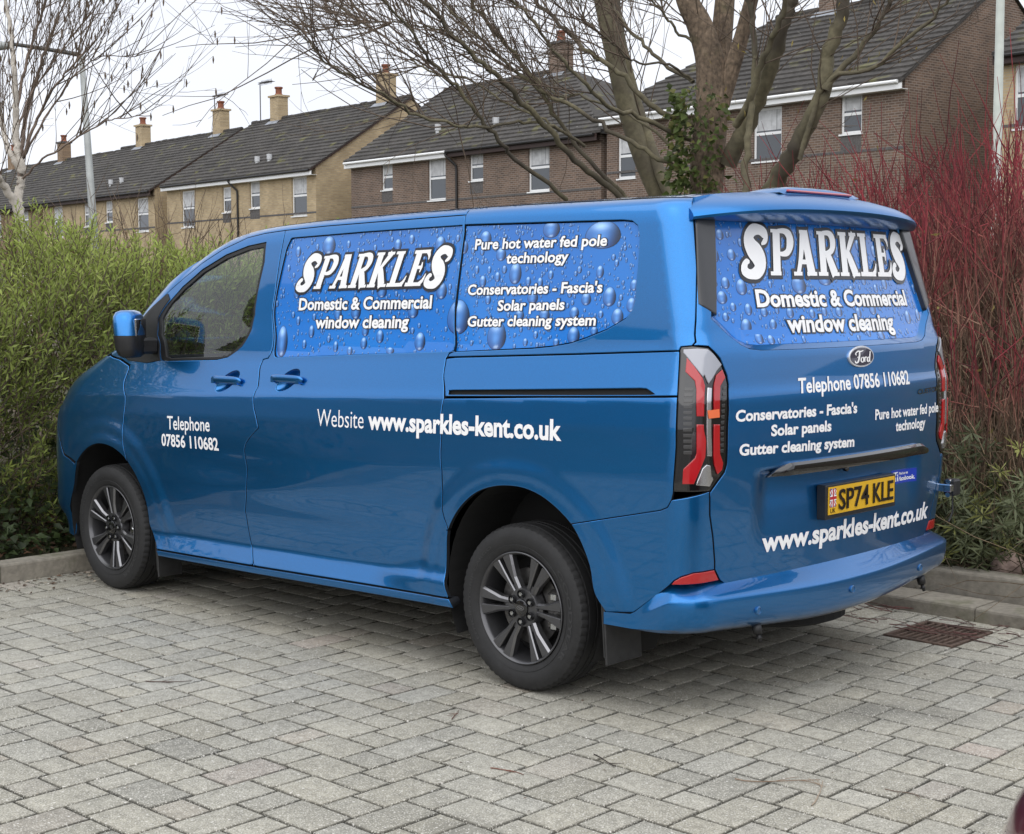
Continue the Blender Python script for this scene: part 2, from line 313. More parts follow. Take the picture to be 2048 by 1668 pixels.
XF_T = tab([(.15, -3.354), (.35, -3.448), (.45, -3.591), (.6, -3.531), (.75, -3.519), (.9, -3.519), (1.0, -3.489), (1.1, -3.393), (1.2, -3.336),
            (1.28, -3.199), (1.34, -3.11), (1.42, -2.921), (1.5, -2.825), (1.6, -2.738), (1.7, -2.601), (1.8, -2.46), (1.86, -2.38), (1.966, -2.24)], .03)
RX_T = tab([(.15, .5), (.9, .5), (1.1, .5), (1.25, .4), (1.35, .22), (1.5, .2), (1.9, .2), (1.966, .2)], .04)
RY_T = tab([(.15, .5), (.9, .5), (1.1, .45), (1.25, .35), (1.35, .2), (1.5, .17), (1.9, .17), (1.966, .2)], .04)
QF, QR, ARC_R, ARC_F, HALF_R, HALF_F, R_COR = -3.2, .72, .17, .5, .85, .7, .12
Q_MID = QR + ARC_R + HALF_R
ANG_R, ANG_F = math.radians(81), math.radians(72)
HUB_R, HUB_F, HUB_Z, TYRE_R = 0.0, -3.1, .345, .345
def sstep(a, b, x):
    t = np.clip((x - a) / (b - a), 0, 1); return t * t * (3 - 2 * t)
def rake(x, z):
    return (.025 + .017 * np.clip((z - .3) / 1.0, 0, 1)) * np.clip(x + .4, -3.2, 1.5)
ROOF_T = tab([(-3.2, 1.45), (-2.6, 1.70), (-2.4, 1.80), (-2.2, 1.885), (-2.0, 1.932), (-1.8, 1.955), (-1.4, 1.974), (-.8, 1.988), (-.2, 1.994), (.6, 1.993), (1.0, 1.99)], .12)
def roof_drop(x):
    return 1.957 + rake(x, 1.957) - ROOF_T(x)
def side_feature(x, z):
    d = 0 * x
    for hx in (HUB_R, HUB_F):                                   # wheel-arch flares
        rho = np.sqrt((x - hx) ** 2 + (np.maximum(z - .36, -.1)) ** 2)
        f = 1 - sstep(.54, .62, rho)
        d = d + f * np.clip(.005 + .014 * (1.0 - z), 0, .02) * sstep(.28, .5, z) + .004 * (1 - sstep(.47, .52, rho))
    # scallop in the lower doors
    d = d - .016 * np.exp(-((x + 1.95) / .42) ** 2 - ((z - .78) / .10) ** 2)
    # pocket behind the front wheel arch
    d = d - .010 * np.exp(-((x + 1.2) / .8) ** 2 - ((z - .62) / .07) ** 2)
    # sill rises towards the rear arch
    d = d + .022 * sstep(-.95, -.55, x) * np.exp(-((z - .40) / .06) ** 2) * (x < .2)
    return d
def half_width(x, z):
    zp = z - rake(x, z) + roof_drop(x) * sstep(1.45, 1.8, z)
    k = sstep(.12, .36, x) * (1 - sstep(.72, .88, z))
    t = W_T(zp) * (1 - k) + W_REAR(zp) * k - .035 * np.clip((-2.2 - x) / 1.4, 0, 1.5) ** 2 - .012 * np.clip(x / .9, 0, 1.2) ** 2
    return t + side_feature(x, z)
def body(q, z):
    q = np.asarray(q, float); z = np.asarray(z, float)
    q, z = np.broadcast_arrays(q, z)
    far = q > Q_MID
    q = np.where(far, 2 * Q_MID - q, q)
    xcr = XR_T(z - .05) - .067 - R_COR * math.sin(ANG_R)
    xcf = XF_T(z + .06)
    x = xcf + (np.clip(q, QF, QR) - QF) / (QR - QF) * (xcr - xcf)
    h = half_width(x, z)
    y = -h
    # rear corner
    a = np.clip((q - QR) / ARC_R, 0, 1) * ANG_R
    x = np.where(q > QR, xcr + R_COR * np.sin(a), x)
    y = np.where(q > QR, -h + R_COR * (1 - np.cos(a)), y)
    y0 = -h + R_COR * (1 - math.cos(ANG_R))
    u = np.clip((q - QR - ARC_R) / HALF_R, 0, 1)
    bow = math.tan(math.pi / 2 - ANG_R) * np.abs(y0) / 2
    x = np.where(u > 0, xcr + R_COR * math.sin(ANG_R) + bow * (1 - (1 - u) ** 2), x)
    y = np.where(u > 0, y0 * (1 - u), y)
    # nose corner
    rx, ry = RX_T(z + .06), RY_T(z + .06)
    b = np.clip((QF - q) / ARC_F, 0, 1) * ANG_F
    x = np.where(q < QF, xcf - rx * np.sin(b), x)
    y = np.where(q < QF, -h + ry * (1 - np.cos(b)), y)
    v = np.clip((QF - ARC_F - q) / HALF_F, 0, 1)
    y1 = -h + ry * (1 - math.cos(ANG_F))
    sl = (rx * math.cos(ANG_F)) / (ry * math.sin(ANG_F))
    x = np.where(v > 0, xcf - rx * math.sin(ANG_F) - sl * np.abs(y1) / 2 * (1 - (1 - v) ** 2), x)
    y = np.where(v > 0, y1 * (1 - v), y)
    y = np.where(far, -y, y)
    return np.stack([x, y, z], -1)
def body_normal(q, z, e=1e-3):
    a = body(q + e, z) - body(q - e, z); b = body(q, z + e) - body(q, z - e)
    n = np.cross(a, b); return n / np.maximum(np.linalg.norm(n, axis=-1, keepdims=True), 1e-9)
def roof_edge_z(x, zp=1.957):                                  # height of the roof edge above a side station x
    return zp + ROOF_T(x) - 1.957
# ---------------------------------------------------------------- panel builder
def densify(L, step=.03, closed=True):
    L = [np.array(p, float) for p in L]; out = []
    for i in range(len(L) if closed else len(L) - 1):
        a, b = L[i], L[(i + 1) % len(L)]; n = max(1, int(np.ceil(np.linalg.norm(b - a) / step)))
        out += [a + (b - a) * k / n for k in range(n)]
    if not closed: out.append(L[-1])
    return np.array(out)
def rounded(L, r, n=4, skip=()):                                # round the corners of a closed polygon
    L = [np.array(p, float) for p in L]; out = []
    for i, p in enumerate(L):
        a, b = L[i - 1] - p, L[(i + 1) % len(L)] - p; la, lb = np.linalg.norm(a), np.linalg.norm(b); d = min(r, .45 * la, .45 * lb)
        if i in skip: out.append(p); continue
        s, e = p + a / la * d, p + b / lb * d
        out += [s * (1 - t) ** 2 + 2 * p * t * (1 - t) + e * t * t for t in np.linspace(0, 1, n + 1)]
    return out
def spline(L, n=6):
    L = np.array(L, float); P = np.vstack([2 * L[0] - L[1], L, 2 * L[-1] - L[-2]]); out = []
    for i in range(1, len(P) - 2):
        a, b, c, d = P[i - 1:i + 3]
        for t in np.arange(n) / n: out.append(.5 * (2 * b + (c - a) * t + (2 * a - 5 * b + 4 * c - d) * t * t + (3 * b - a - 3 * c + d) * t ** 3))
    out.append(L[-1]); return out
def area2(L): return float(np.sum(L[:, 0] * np.roll(L[:, 1], -1) - np.roll(L[:, 0], -1) * L[:, 1]))
def inset(L, d):                                                # shrink a counter-clockwise loop by d
    a = L - np.roll(L, 1, 0); b = np.roll(L, -1, 0) - L
    na = np.stack([-a[:, 1], a[:, 0]], -1); nb = np.stack([-b[:, 1], b[:, 0]], -1)
    na /= np.maximum(np.linalg.norm(na, axis=1, keepdims=True), 1e-9); nb /= np.maximum(np.linalg.norm(nb, axis=1, keepdims=True), 1e-9)
    m = na + nb; k = np.maximum((m * m).sum(1, keepdims=True) / 2, .35)
    return L + m / k * d
def inside(P, L):
    x, y = P[:, 0], P[:, 1]; r = np.zeros(len(P), bool); x0, y0 = L[:, 0], L[:, 1]; x1, y1 = np.roll(x0, -1), np.roll(y0, -1)
    for a, b, c, d in zip(x0, y0, x1, y1):
        if b != d: r ^= ((b > y) != (d > y)) & (x < (c - a) * (y - b) / (d - b) + a)
    return r
def dist_loop(P, L):
    a = L; b = np.roll(L, -1, 0); d = np.full(len(P), 9.)
    for p, q in zip(a, b):
        v = q - p; t = np.clip(((P - p) @ v) / max(v @ v, 1e-12), 0, 1); d = np.minimum(d, np.linalg.norm(P - p - t[:, None] * v, axis=1))
    return d
def panel_arrays(loop, holes=(), res=.021, gap=.0025, off=0., depth=.02, bev=.0028, step=.03, surf=None, flat=False):
    surf = surf or body
    L = densify(loop, step); L = L if area2(L) > 0 else L[::-1]; L0 = inset(L, gap); L1 = inset(L, gap + bev)
    H0, H1 = [], []
    for h in holes:
        h = densify(h, step); h = h if area2(h) > 0 else h[::-1]; H0.append(inset(h, -gap)); H1.append(inset(h, -gap - bev))
    lo, hi = L.min(0), L.max(0); gx = np.arange(lo[0], hi[0], res); gy = np.arange(lo[1], hi[1], res * .8)
    g = np.stack(np.meshgrid(gx, gy, indexing='ij'), -1); g[:, ::2, 0] += res / 2; g = g.reshape(-1, 2)
    k = inside(g, L1)
    for h in H1: k &= ~inside(g, h)
    g = g[k]
    if len(g):
        k = dist_loop(g, L1) > .45 * res
        for h in H1: k &= dist_loop(g, h) > .45 * res
        g = g[k]
    pts = [Vector((float(p[0]), float(p[1]))) for p in np.vstack([L1] + H1 + [g])]; ed, b = [], 0
    for l in [L1] + H1:
        n = len(l); ed += [(b + i, b + (i + 1) % n) for i in range(n)]; b += n
    v, _, f, *_ = delaunay_2d_cdt(pts, ed, [], 0, 1e-6)
    v = np.array([(p.x, p.y) for p in v]); f = np.array([t for t in f if len(t) == 3]); cen = v[f].mean(1); k = inside(cen, L1)
    for h in H1: k &= ~inside(cen, h)
    f = f[k]
    Nn = body_normal if surf is body else None
    def nrm(p):
        if Nn: return Nn(p[:, 0], p[:, 1])
        e = 1e-3; a = surf(p[:, 0] + e, p[:, 1]) - surf(p[:, 0] - e, p[:, 1]); c = surf(p[:, 0], p[:, 1] + e) - surf(p[:, 0], p[:, 1] - e)
        n = np.cross(a, c); return n / np.maximum(np.linalg.norm(n, axis=1, keepdims=True), 1e-9)
    nv = nrm(v); V = [surf(v[:, 0], v[:, 1]) + nv * off]; NN = [nv]; F = [tuple(t) for t in f]; base = len(v)
    for l0, l1, s in [(L0, L1, 1)] + [(a, c, -1) for a, c in zip(H0, H1)]:
        n = len(l0); n0 = nrm(l0); n1 = nrm(l1); p0 = surf(l0[:, 0], l0[:, 1]) + n0 * off; p1 = surf(l1[:, 0], l1[:, 1]) + n1 * off
        out = p0 - p1; out /= np.maximum(np.linalg.norm(out, axis=1, keepdims=True), 1e-9); nb = n0 + out * .7; nb /= np.linalg.norm(nb, axis=1, keepdims=True)
        V += [p1, p0 - n0 * bev * .7, p0 - n0 * bev * .7, p0 - n0 * depth]; NN += [n1, nb, out, out]
        for i in range(n):
            j = (i + 1) % n; q = [(base + j, base + i, base + n + i, base + n + j), Skirt((base + 2 * n + j, base + 2 * n + i, base + 3 * n + i, base + 3 * n + j))]
            F += [t if s > 0 else type(t)(t[::-1]) for t in q]
        base += 4 * n
    return np.vstack(V), F, np.vstack(NN)
def join_arrays(parts):
    V, F, NN, b = [], [], [], 0
    for v, f, n in parts: V.append(v); NN.append(n); F += [type(t)(i + b for i in t) for t in f]; b += len(v)
    return np.vstack(V), F, np.vstack(NN)
def mirror_arrays(a):
    v, f, n = a; s = np.array([1, -1, 1.]); return v * s, [type(t)(t[::-1]) for t in f], n * s
def panel(name, loop, m, parent, holes=(), mirror=False, **kw):
    a = panel_arrays(loop, holes, **kw); o = mk(name, a[0], a[1], m, parent, normals=a[2])
    if mirror:
        b = mirror_arrays(a); o2 = mk(name, b[0], b[1], m, parent, normals=b[2]); return o, o2
    return o
# ---------------------------------------------------------------- the van
van = empty("van", (0, 0, 0), 0, "blue window cleaning van with white lettering, parked nose-in on the grey paving", "van")
GUT_F = [(-3.36, 1.40), (-3.30, 1.50), (-3.233, 1.60), (-3.16, 1.715), (-3.09, 1.785), (-2.96, 1.852), (-2.776, 1.905), (-2.594, 1.923), (-2.377, 1.933)]
GUT_B = [(-2.377, 1.933), (-1.944, 1.944), (-1.253, 1.954), (-.675, 1.962)]
B_UP = [(-2.377, 1.933), (-2.347, 1.891), (-2.09, 1.641), (-1.82, 1.32)]
B_LOW = [(-1.847, 1.312), (-1.811, 1.274), (-1.707, 1.182), (-1.655, 1.08), (-1.575, .984), (-1.64, .905), (-1.652, .87), (-1.642, .772), (-1.648, .646), (-1.66, .563), (-1.646, .51), (-1.61, .377), (-1.63, .298)]
C_UP = [(-.675, 1.962), (-.675, 1.915), (-.527, 1.388)]
C_LOW = [(-.552, 1.377), (-.559, 1.356), (-.507, 1.285), (-.433, 1.188), (-.367, .878), (-.358, .711), (-.348, .675), (-.325, .627)]
ARCH_R = spline([(-.31, .335), (-.33, .441), (-.335, .542), (-.325, .627), (-.283, .70), (-.228, .763), (-.161, .811), (-.079, .84), (.002, .851), (.081, .848), (.159, .827), (.235, .787), (.312, .729), (.364, .66), (.406, .577), (.425, .491), (.443, .449), (.484, .396)], 3)
ARCH_F = spline([(-3.215, .33), (-3.215, .453), (-3.179, .563), (-3.118, .673), (-3.024, .753), (-2.927, .796), (-2.835, .809), (-2.731, .796), (-2.633, .755), (-2.539, .676), (-2.475, .585), (-2.425, .451), (-2.43, .34), (-2.435, .28)], 3)
def split_at(L, p):
    L = [tuple(q) for q in L]; i = int(np.argmin([np.hypot(q[0] - p[0], q[1] - p[1]) for q in L])); return L[:i + 1], L[i:]
AR_A, AR_B = split_at(ARCH_R, (-.325, .627)); AR_B1, AR_B2 = split_at(AR_B, (.312, .729))
AF_A, AF_B = split_at(ARCH_F, (-2.60, .735))                   # fender part | door part
DOOR_F = [(-2.929, 1.229), (-2.858, 1.169), (-2.75, 1.085), (-2.669, .949), (-2.63, .815)] + [tuple(AF_B[0])]
SILL = [(-2.435, .28), (-1.63, .298), (-.31, .335)]
QSEAM = [(.312, .729), (.70, .824), (.73, .838), (.748, .868), (.755, .897)]
TAIL = [(.755, .898), (.76, 1.07), (.758, 1.254), (.747, 1.42), (.755, 1.432), (.797, 1.436), (.858, 1.429), (.912, 1.383), (.955, 1.322), (.968, 1.29), (.977, 1.20), (.977, .99), (.968, .965), (.902, .898)]
DGAP_UP = [(.871, 1.985), (.868, 1.90), (.855, 1.722), (.812, 1.45), (.797, 1.436)]
DGAP_LOW = [(.902, .898), (.903, .808), (.925, .723), (.942, .625), (.944, .594)]
REFL = [(.754, .543), (.77, .562), (.796, .578), (.844, .592), (.944, .594), (.972, .548), (.90, .546), (.842, .546)]
DWIN = [(-2.516, 1.877), (-2.389, 1.781), (-2.155, 1.527), (-2.128, 1.452), (-2.128, 1.371), (-2.155, 1.315), (-2.22, 1.30), (-2.651, 1.28), (-2.70, 1.285), (-2.815, 1.33), (-2.991, 1.415), (-3.085, 1.50), (-3.102, 1.586), (-3.09, 1.666), (-3.02, 1.751), (-2.867, 1.822), (-2.686, 1.862)]
WIN1 = rounded([(-.675, 1.915), (-1.522, 1.906), (-2.272, 1.892), (-2.255, 1.85), (-1.837, 1.36), (-1.775, 1.325), (-1.104, 1.360), (-.527, 1.388)], .03, 4, (0, 7))
WIN2 = [(-.675, 1.914), (.50, 1.905), (.56, 1.9), (.588, 1.885), (.594, 1.85), (.575, 1.76), (.553, 1.669), (.54, 1.60), (.52, 1.565), (.485, 1.538), (.379, 1.494), (.251, 1.458), (.165, 1.438), (.06, 1.423), (-.05, 1.413), (-.527, 1.388)]
def edge_contour(q0, q1, n):                                    # the line where sides and roof meet
    out = []
    for q in np.linspace(q0, q1, n):
        z = 1.95
        for _ in range(60): z = .6 * z + .4 * float(roof_edge_z(body(q, z)[0]))
        out.append((q, z))
    return out
def flush(off, L): return [(q + off, z) for q, z in L]
# cant rail + pillars above the gutter line, joined with the roof skin
RAIL_TOP = edge_contour(-3.70, -.675, 40); REAR_TOP = edge_contour(-.675, .862, 28)
parts = [panel_arrays([(-3.70, 1.27), (-3.42, 1.27), (-3.40, 1.33)] + GUT_F + GUT_B[1:] + RAIL_TOP[::-1], gap=.002, res=.03, step=.02)]
quarter = C_UP + [(-.52, 1.36)] + [(-.50, 1.362), (.213, 1.393), (.745, 1.4175)] + [(.747, 1.42), (.755, 1.432), (.797, 1.436)] + [tuple(p) for p in DGAP_UP[::-1][1:4]] + [(.869, 1.93)]
con = edge_contour(-4.40, .862, 150)
def roof_rows(i0, i1):
    rows = []
    for q, z in con[i0:i1]:
        p = body(q, z); h = abs(p[1]); cr_ = .045 * (h / .82) ** 1.0 * float(1 - .35 * sstep(-2.0, -2.7, p[0])); v = np.sin(np.linspace(-1, 1, 29) * math.pi / 2)
        rows.append(np.stack([np.full(29, p[0]), v * h, p[2] + cr_ * (1 - np.abs(v) ** 2.2)], -1))
    R = np.array(rows); n, k = R.shape[:2]; F = [(i * k + j, i * k + j + 1, (i + 1) * k + j + 1, (i + 1) * k + j) for i in range(n - 1) for j in range(k - 1)]
    return R.reshape(-1, 3), [f[::-1] for f in F]
xs = np.array([float(body(q, z)[0]) for q, z in con]); i_ws = int(np.argmin(np.abs(xs + 2.12)))
def with_normals(a):
    v, f = a; me = mesh_data("tmp", v, f, PAINT); n = np.zeros(len(me.vertices) * 3, np.float32); me.vertices.foreach_get("normal", n); bpy.data.meshes.remove(me); return v, f, n.reshape(-1, 3)
roofA = with_normals(roof_rows(i_ws, len(con)))
if roofA[2][:, 2].mean() < 0: roofA = (roofA[0], [f[::-1] for f in roofA[1]], -roofA[2])
J = join_arrays([parts[0], mirror_arrays(parts[0]), roofA])
roof = mk("roof", J[0], J[1], PAINT, van, normals=J[2])
ws = with_normals(roof_rows(0, i_ws + 1)); wq = edge_contour(-3.70, -4.40, 16)
wsl = [(-4.40, 1.27), (-3.70, 1.27)] + [(q, z) for q, z in wq]
wsa = panel_arrays(wsl, gap=0, bev=.001, depth=.002, res=.05)
J = join_arrays([ws, wsa, mirror_arrays(wsa)]); mk("windscreen", J[0], J[1], GLASS, van, normals=J[2])
# doors
fd_loop = DOOR_F[::-1] + [(-2.95, 1.245), (-3.10, 1.275), (-3.36, 1.30)] + GUT_F + B_UP[1:] + B_LOW + SILL[:2][::-1] + [tuple(p) for p in AF_B[::-1]]
CUP_F = [(-1.972 + .062 * math.cos(t), 1.197 + .052 * math.sin(t)) for t in np.linspace(0, 2 * math.pi, 24, endpoint=False)]
CUP_R = [(-1.522 + .062 * math.cos(t), 1.221 + .052 * math.sin(t)) for t in np.linspace(0, 2 * math.pi, 24, endpoint=False)]
door_f, door_f2 = panel("front_door", fd_loop, PAINT, van, holes=[DWIN, CUP_F], mirror=True)
sd_loop = GUT_B + C_UP[1:] + C_LOW + [tuple(p) for p in AR_A[::-1]] + SILL[1:][::-1] + B_LOW[::-1] + B_UP[::-1][:-1]
door_s, door_s2 = panel("sliding_door", sd_loop, PAINT, van, holes=[[(q - .02 if i in (0, 7 * 5) else q, z) for i, (q, z) in enumerate(inset(np.array(WIN1)[::-1] if area2(np.array(WIN1)) < 0 else np.array(WIN1), .0))], CUP_R], mirror=True)
def dish(cx, cz, parent):                                       # finger recess behind a handle
    V, F = [], []; rr = [(1.06, -.004), (1, -.008), (.85, -.016), (.5, -.024), (0.02, -.027)]
    for s_, d in rr:
        q = np.array([cx + .062 * s_ * math.cos(t) for t in np.linspace(0, 2 * math.pi, 24, endpoint=False)]); z = np.array([cz + .052 * s_ * math.sin(t) for t in np.linspace(0, 2 * math.pi, 24, endpoint=False)])
        V.append(body(q, z) + body_normal(q, z) * d)
    F = [(a * 24 + i, a * 24 + (i + 1) % 24, (a + 1) * 24 + (i + 1) % 24, (a + 1) * 24 + i) for a in range(4) for i in range(24)]
    mk("handle_recess", np.vstack(V), F, PAINT, parent)
def handle(cx, cz, parent):
    V, F = [], []; L, nseg = .122, 24
    for i in range(nseg + 1):
        t = -1 + 2 * i / nseg; e = (1 - abs(t) ** 5) ** .5 if abs(t) < 1 else .0; b = body(cx + t * L, cz + .004); n = body_normal(np.array([cx + t * L]), np.array([cz]))[0]
        for k in range(12):
            a = k / 12 * 2 * math.pi; ca, sa = math.cos(a), math.sin(a); sq = (abs(ca) ** 3 + abs(sa) ** 3) ** (-1 / 3)
            V.append(b + n * (.013 + .013 * sq * ca * max(e, .15)) + np.array([0, 0, .0195 * sq * sa * max(e, .12)]))
    F = [(i * 12 + j, i * 12 + (j + 1) % 12, (i + 1) * 12 + (j + 1) % 12, (i + 1) * 12 + j) for i in range(nseg) for j in range(12)] + [tuple(range(12)), tuple(range(nseg * 12, nseg * 12 + 12))[::-1]]
    o = mk("door_handle", V, F, PAINT, parent)
    import bmesh
    bm = bmesh.new(); bm.from_mesh(o.data); bmesh.ops.recalc_face_normals(bm, faces=bm.faces); bm.to_mesh(o.data); bm.free()
    for s_ in (-1, 1):
        mb = MB(); p = body(cx + s_ * .095, cz); mb.box(p + np.array([-.012, -.022, -.012]), p + np.array([.012, .012, .012])); mb.build("handle_mount", PAINT, o)
for d, cx, cz in ((door_f, -1.972, 1.197), (door_s, -1.522, 1.221)): dish(cx, cz, d); handle(cx, cz, d)
# rear side panel: upper (with the window), runner cover, lower, with a black runner slot
w2h = [(-.675, 1.9145)] + WIN2[1:-1] + [(-.527, 1.3885)]
up_loop = quarter + REAR_TOP[::-1][:-1][1:]
SLOT = [(-.42, 1.205), (-.43, 1.222), (.585, 1.2735), (.612, 1.273), (.655, 1.256), (.62, 1.2525)]
cover = [(-.555, 1.353), (-.50, 1.359), (.213, 1.390), (.745, 1.415), (.757, 1.254)] + [(.70, 1.2505), (.10, 1.222), (-.433, 1.196), (-.507, 1.285)]
low_loop = C_LOW[4:] + [tuple(p) for p in AR_B1[1:]] + QSEAM[1:] + [(.76, 1.07), (.757, 1.25), (.70, 1.2465), (.10, 1.218), (-.433, 1.188)]
pa = [panel_arrays(cover, holes=[SLOT], gap=.0015, step=.025), panel_arrays(low_loop, gap=.0022)]
# the upper part has an open front edge along the sliding door, so its window cut is an edge notch
upL = [(-.675, 1.962), (-.675, 1.918)] + [(q, z + .003) for q, z in WIN2[1:3]] + [(q + .004, z) for q, z in WIN2[3:9]] + [(q + .002, z - .004) for q, z in WIN2[9:15]] + [(-.527, 1.384), (-.55, 1.375), (-.555, 1.36), (-.50, 1.362), (.213, 1.393), (.745, 1.4175), (.755, 1.432), (.797, 1.436), (.812, 1.45), (.855, 1.722), (.868, 1.90), (.870, 1.94)] + REAR_TOP[::-1]
up = panel_arrays(upL, gap=.002, res=.03)
J = join_arrays([up] + pa); rsp = mk("rear_side_panel", J[0], J[1], PAINT, van, normals=J[2])
b = mirror_arrays(J); rsp2 = mk("rear_side_panel", b[0], b[1], PAINT, van, normals=b[2])
sl_ = panel_arrays(SLOT, gap=-.006, off=-.016, depth=.004); mk("door_runner", sl_[0], sl_[1], DARK, rsp, normals=sl_[2])
# bumper corner panel and reflectors
corner = [tuple(p) for p in AR_B2] + [(.60, .413), (.752, .543)] + REFL[1:5] + DGAP_LOW[::-1][1:] + QSEAM[::-1][1:-1]
panel("rear_corner_panel", corner, PAINT, van, mirror=True, gap=.002, step=.025)
for o in panel("rear_reflector", REFL, RED, van, mirror=True, gap=.003, step=.02, res=.02): pass
# sill lip under the doors
sl_loop = [(-2.435, .276), (-1.63, .294), (-.31, .331), (-.30, .295), (-1.63, .262), (-2.43, .248)]
panel("side_sill", sl_loop, PAINT, van, mirror=True, gap=.001, off=.006, bev=.006, depth=.06, res=.02)
# front wing, headlamp, bonnet, bumper, grille
wing = [tuple(p) for p in AF_A[1:]] + DOOR_F[::-1][1:] + [(-2.955, 1.243), (-3.1, 1.272), (-3.30, 1.293), (-3.345, 1.255), (-3.37, 1.17), (-3.40, 1.135), (-3.42, 1.06), (-3.375, .97), (-3.33, .86), (-3.24, .72), (-3.11, .683)]
panel("front_wing", wing, PAINT, van, mirror=True, gap=.0025, step=.025)
for o in panel("headlamp", [(-3.375, 1.168), (-3.40, 1.13), (-3.425, 1.06), (-3.40, 1.0), (-3.65, .93), (-3.95, .92), (-4.0, .99), (-3.75, 1.04), (-3.55, 1.10)], mat("headlamp_glass", (.10, .11, .12), .08, .3, 1), van, mirror=True, gap=.002): pass
bon = [(-3.31, 1.290), (-3.35, 1.252), (-3.376, 1.172), (-3.55, 1.103), (-3.75, 1.045), (-4.0, .995), (-4.40, .99), (-4.40, 1.265)]
a = panel_arrays(bon, gap=.003, res=.03); J = join_arrays([a, mirror_arrays(a)]); mk("bonnet", J[0], J[1], PAINT, van, normals=J[2])
fb = [(-3.40, .993), (-3.38, .965), (-3.335, .855), (-3.245, .715), (-3.13, .675)] + [tuple(p) for p in AF_A[::-1][1:] if p[0] < -3.13] + [(-3.26, .25), (-4.40, .22), (-4.40, .50), (-4.05, .50), (-3.95, .56), (-3.95, .84), (-4.0, .915), (-3.95, .913), (-3.65, .924)]
a = panel_arrays(fb, gap=.003, res=.04); J = join_arrays([a, mirror_arrays(a)]); mk("front_bumper", J[0], J[1], PAINT, van, normals=J[2])
gl = [(-4.40, .50), (-4.05, .50), (-3.95, .56), (-3.95, .84), (-4.0, .985), (-4.40, .985)]
a = panel_arrays(gl, gap=.002, off=-.03, res=.05); J = join_arrays([a, mirror_arrays(a)]); mk("front_grille", J[0], J[1], BLACKPL, van, normals=J[2])
# windows of the front doors
DWg = np.array(DWIN); DWg = DWg if area2(DWg) > 0 else DWg[::-1]
DGLASS = [(-2.511, 1.853), (-2.416, 1.781), (-2.174, 1.527), (-2.152, 1.456), (-2.155, 1.379), (-2.185, 1.325), (-2.24, 1.317), (-2.638, 1.296), (-2.70, 1.303), (-2.807, 1.345), (-2.958, 1.415), (-3.05, 1.50), (-3.069, 1.581), (-3.05, 1.654), (-2.985, 1.734), (-2.836, 1.802), (-2.655, 1.842)]
for side, par in ((0, door_f), (1, door_f2)):
    fr = panel_arrays(DWIN, holes=[DGLASS], gap=.001, off=-.004, depth=.02, step=.025, res=.02); g = panel_arrays(DGLASS, gap=-.004, off=-.012, bev=.001, depth=.003)
    if side: fr, g = mirror_arrays(fr), mirror_arrays(g)
    mk("window_frame", fr[0], fr[1], BLACKPL, par, normals=fr[2]); mk("window_glass", g[0], g[1], GLASS, par, normals=g[2])
SAIL = [(-3.375, 1.315), (-3.33, 1.50), (-3.25, 1.575), (-3.18, 1.60), (-3.105, 1.585), (-3.087, 1.50), (-2.993, 1.413), (-2.817, 1.328), (-2.70, 1.283), (-2.85, 1.262), (-3.1, 1.29)]
SAIL = [(-3.352, 1.40), (-3.30, 1.505), (-3.235, 1.585), (-3.19, 1.63), (-3.11, 1.60), (-3.087, 1.50), (-2.993, 1.413), (-2.817, 1.328), (-2.70, 1.280), (-2.80, 1.262), (-3.0, 1.268), (-3.25, 1.32)]
for k in (0, 1):
    a = panel_arrays(SAIL, gap=.001, off=.006, depth=.012, res=.03)
    if k: a = mirror_arrays(a)
    mk("mirror_base", a[0], a[1], BLACKPL, (door_f, door_f2)[k], normals=a[2])
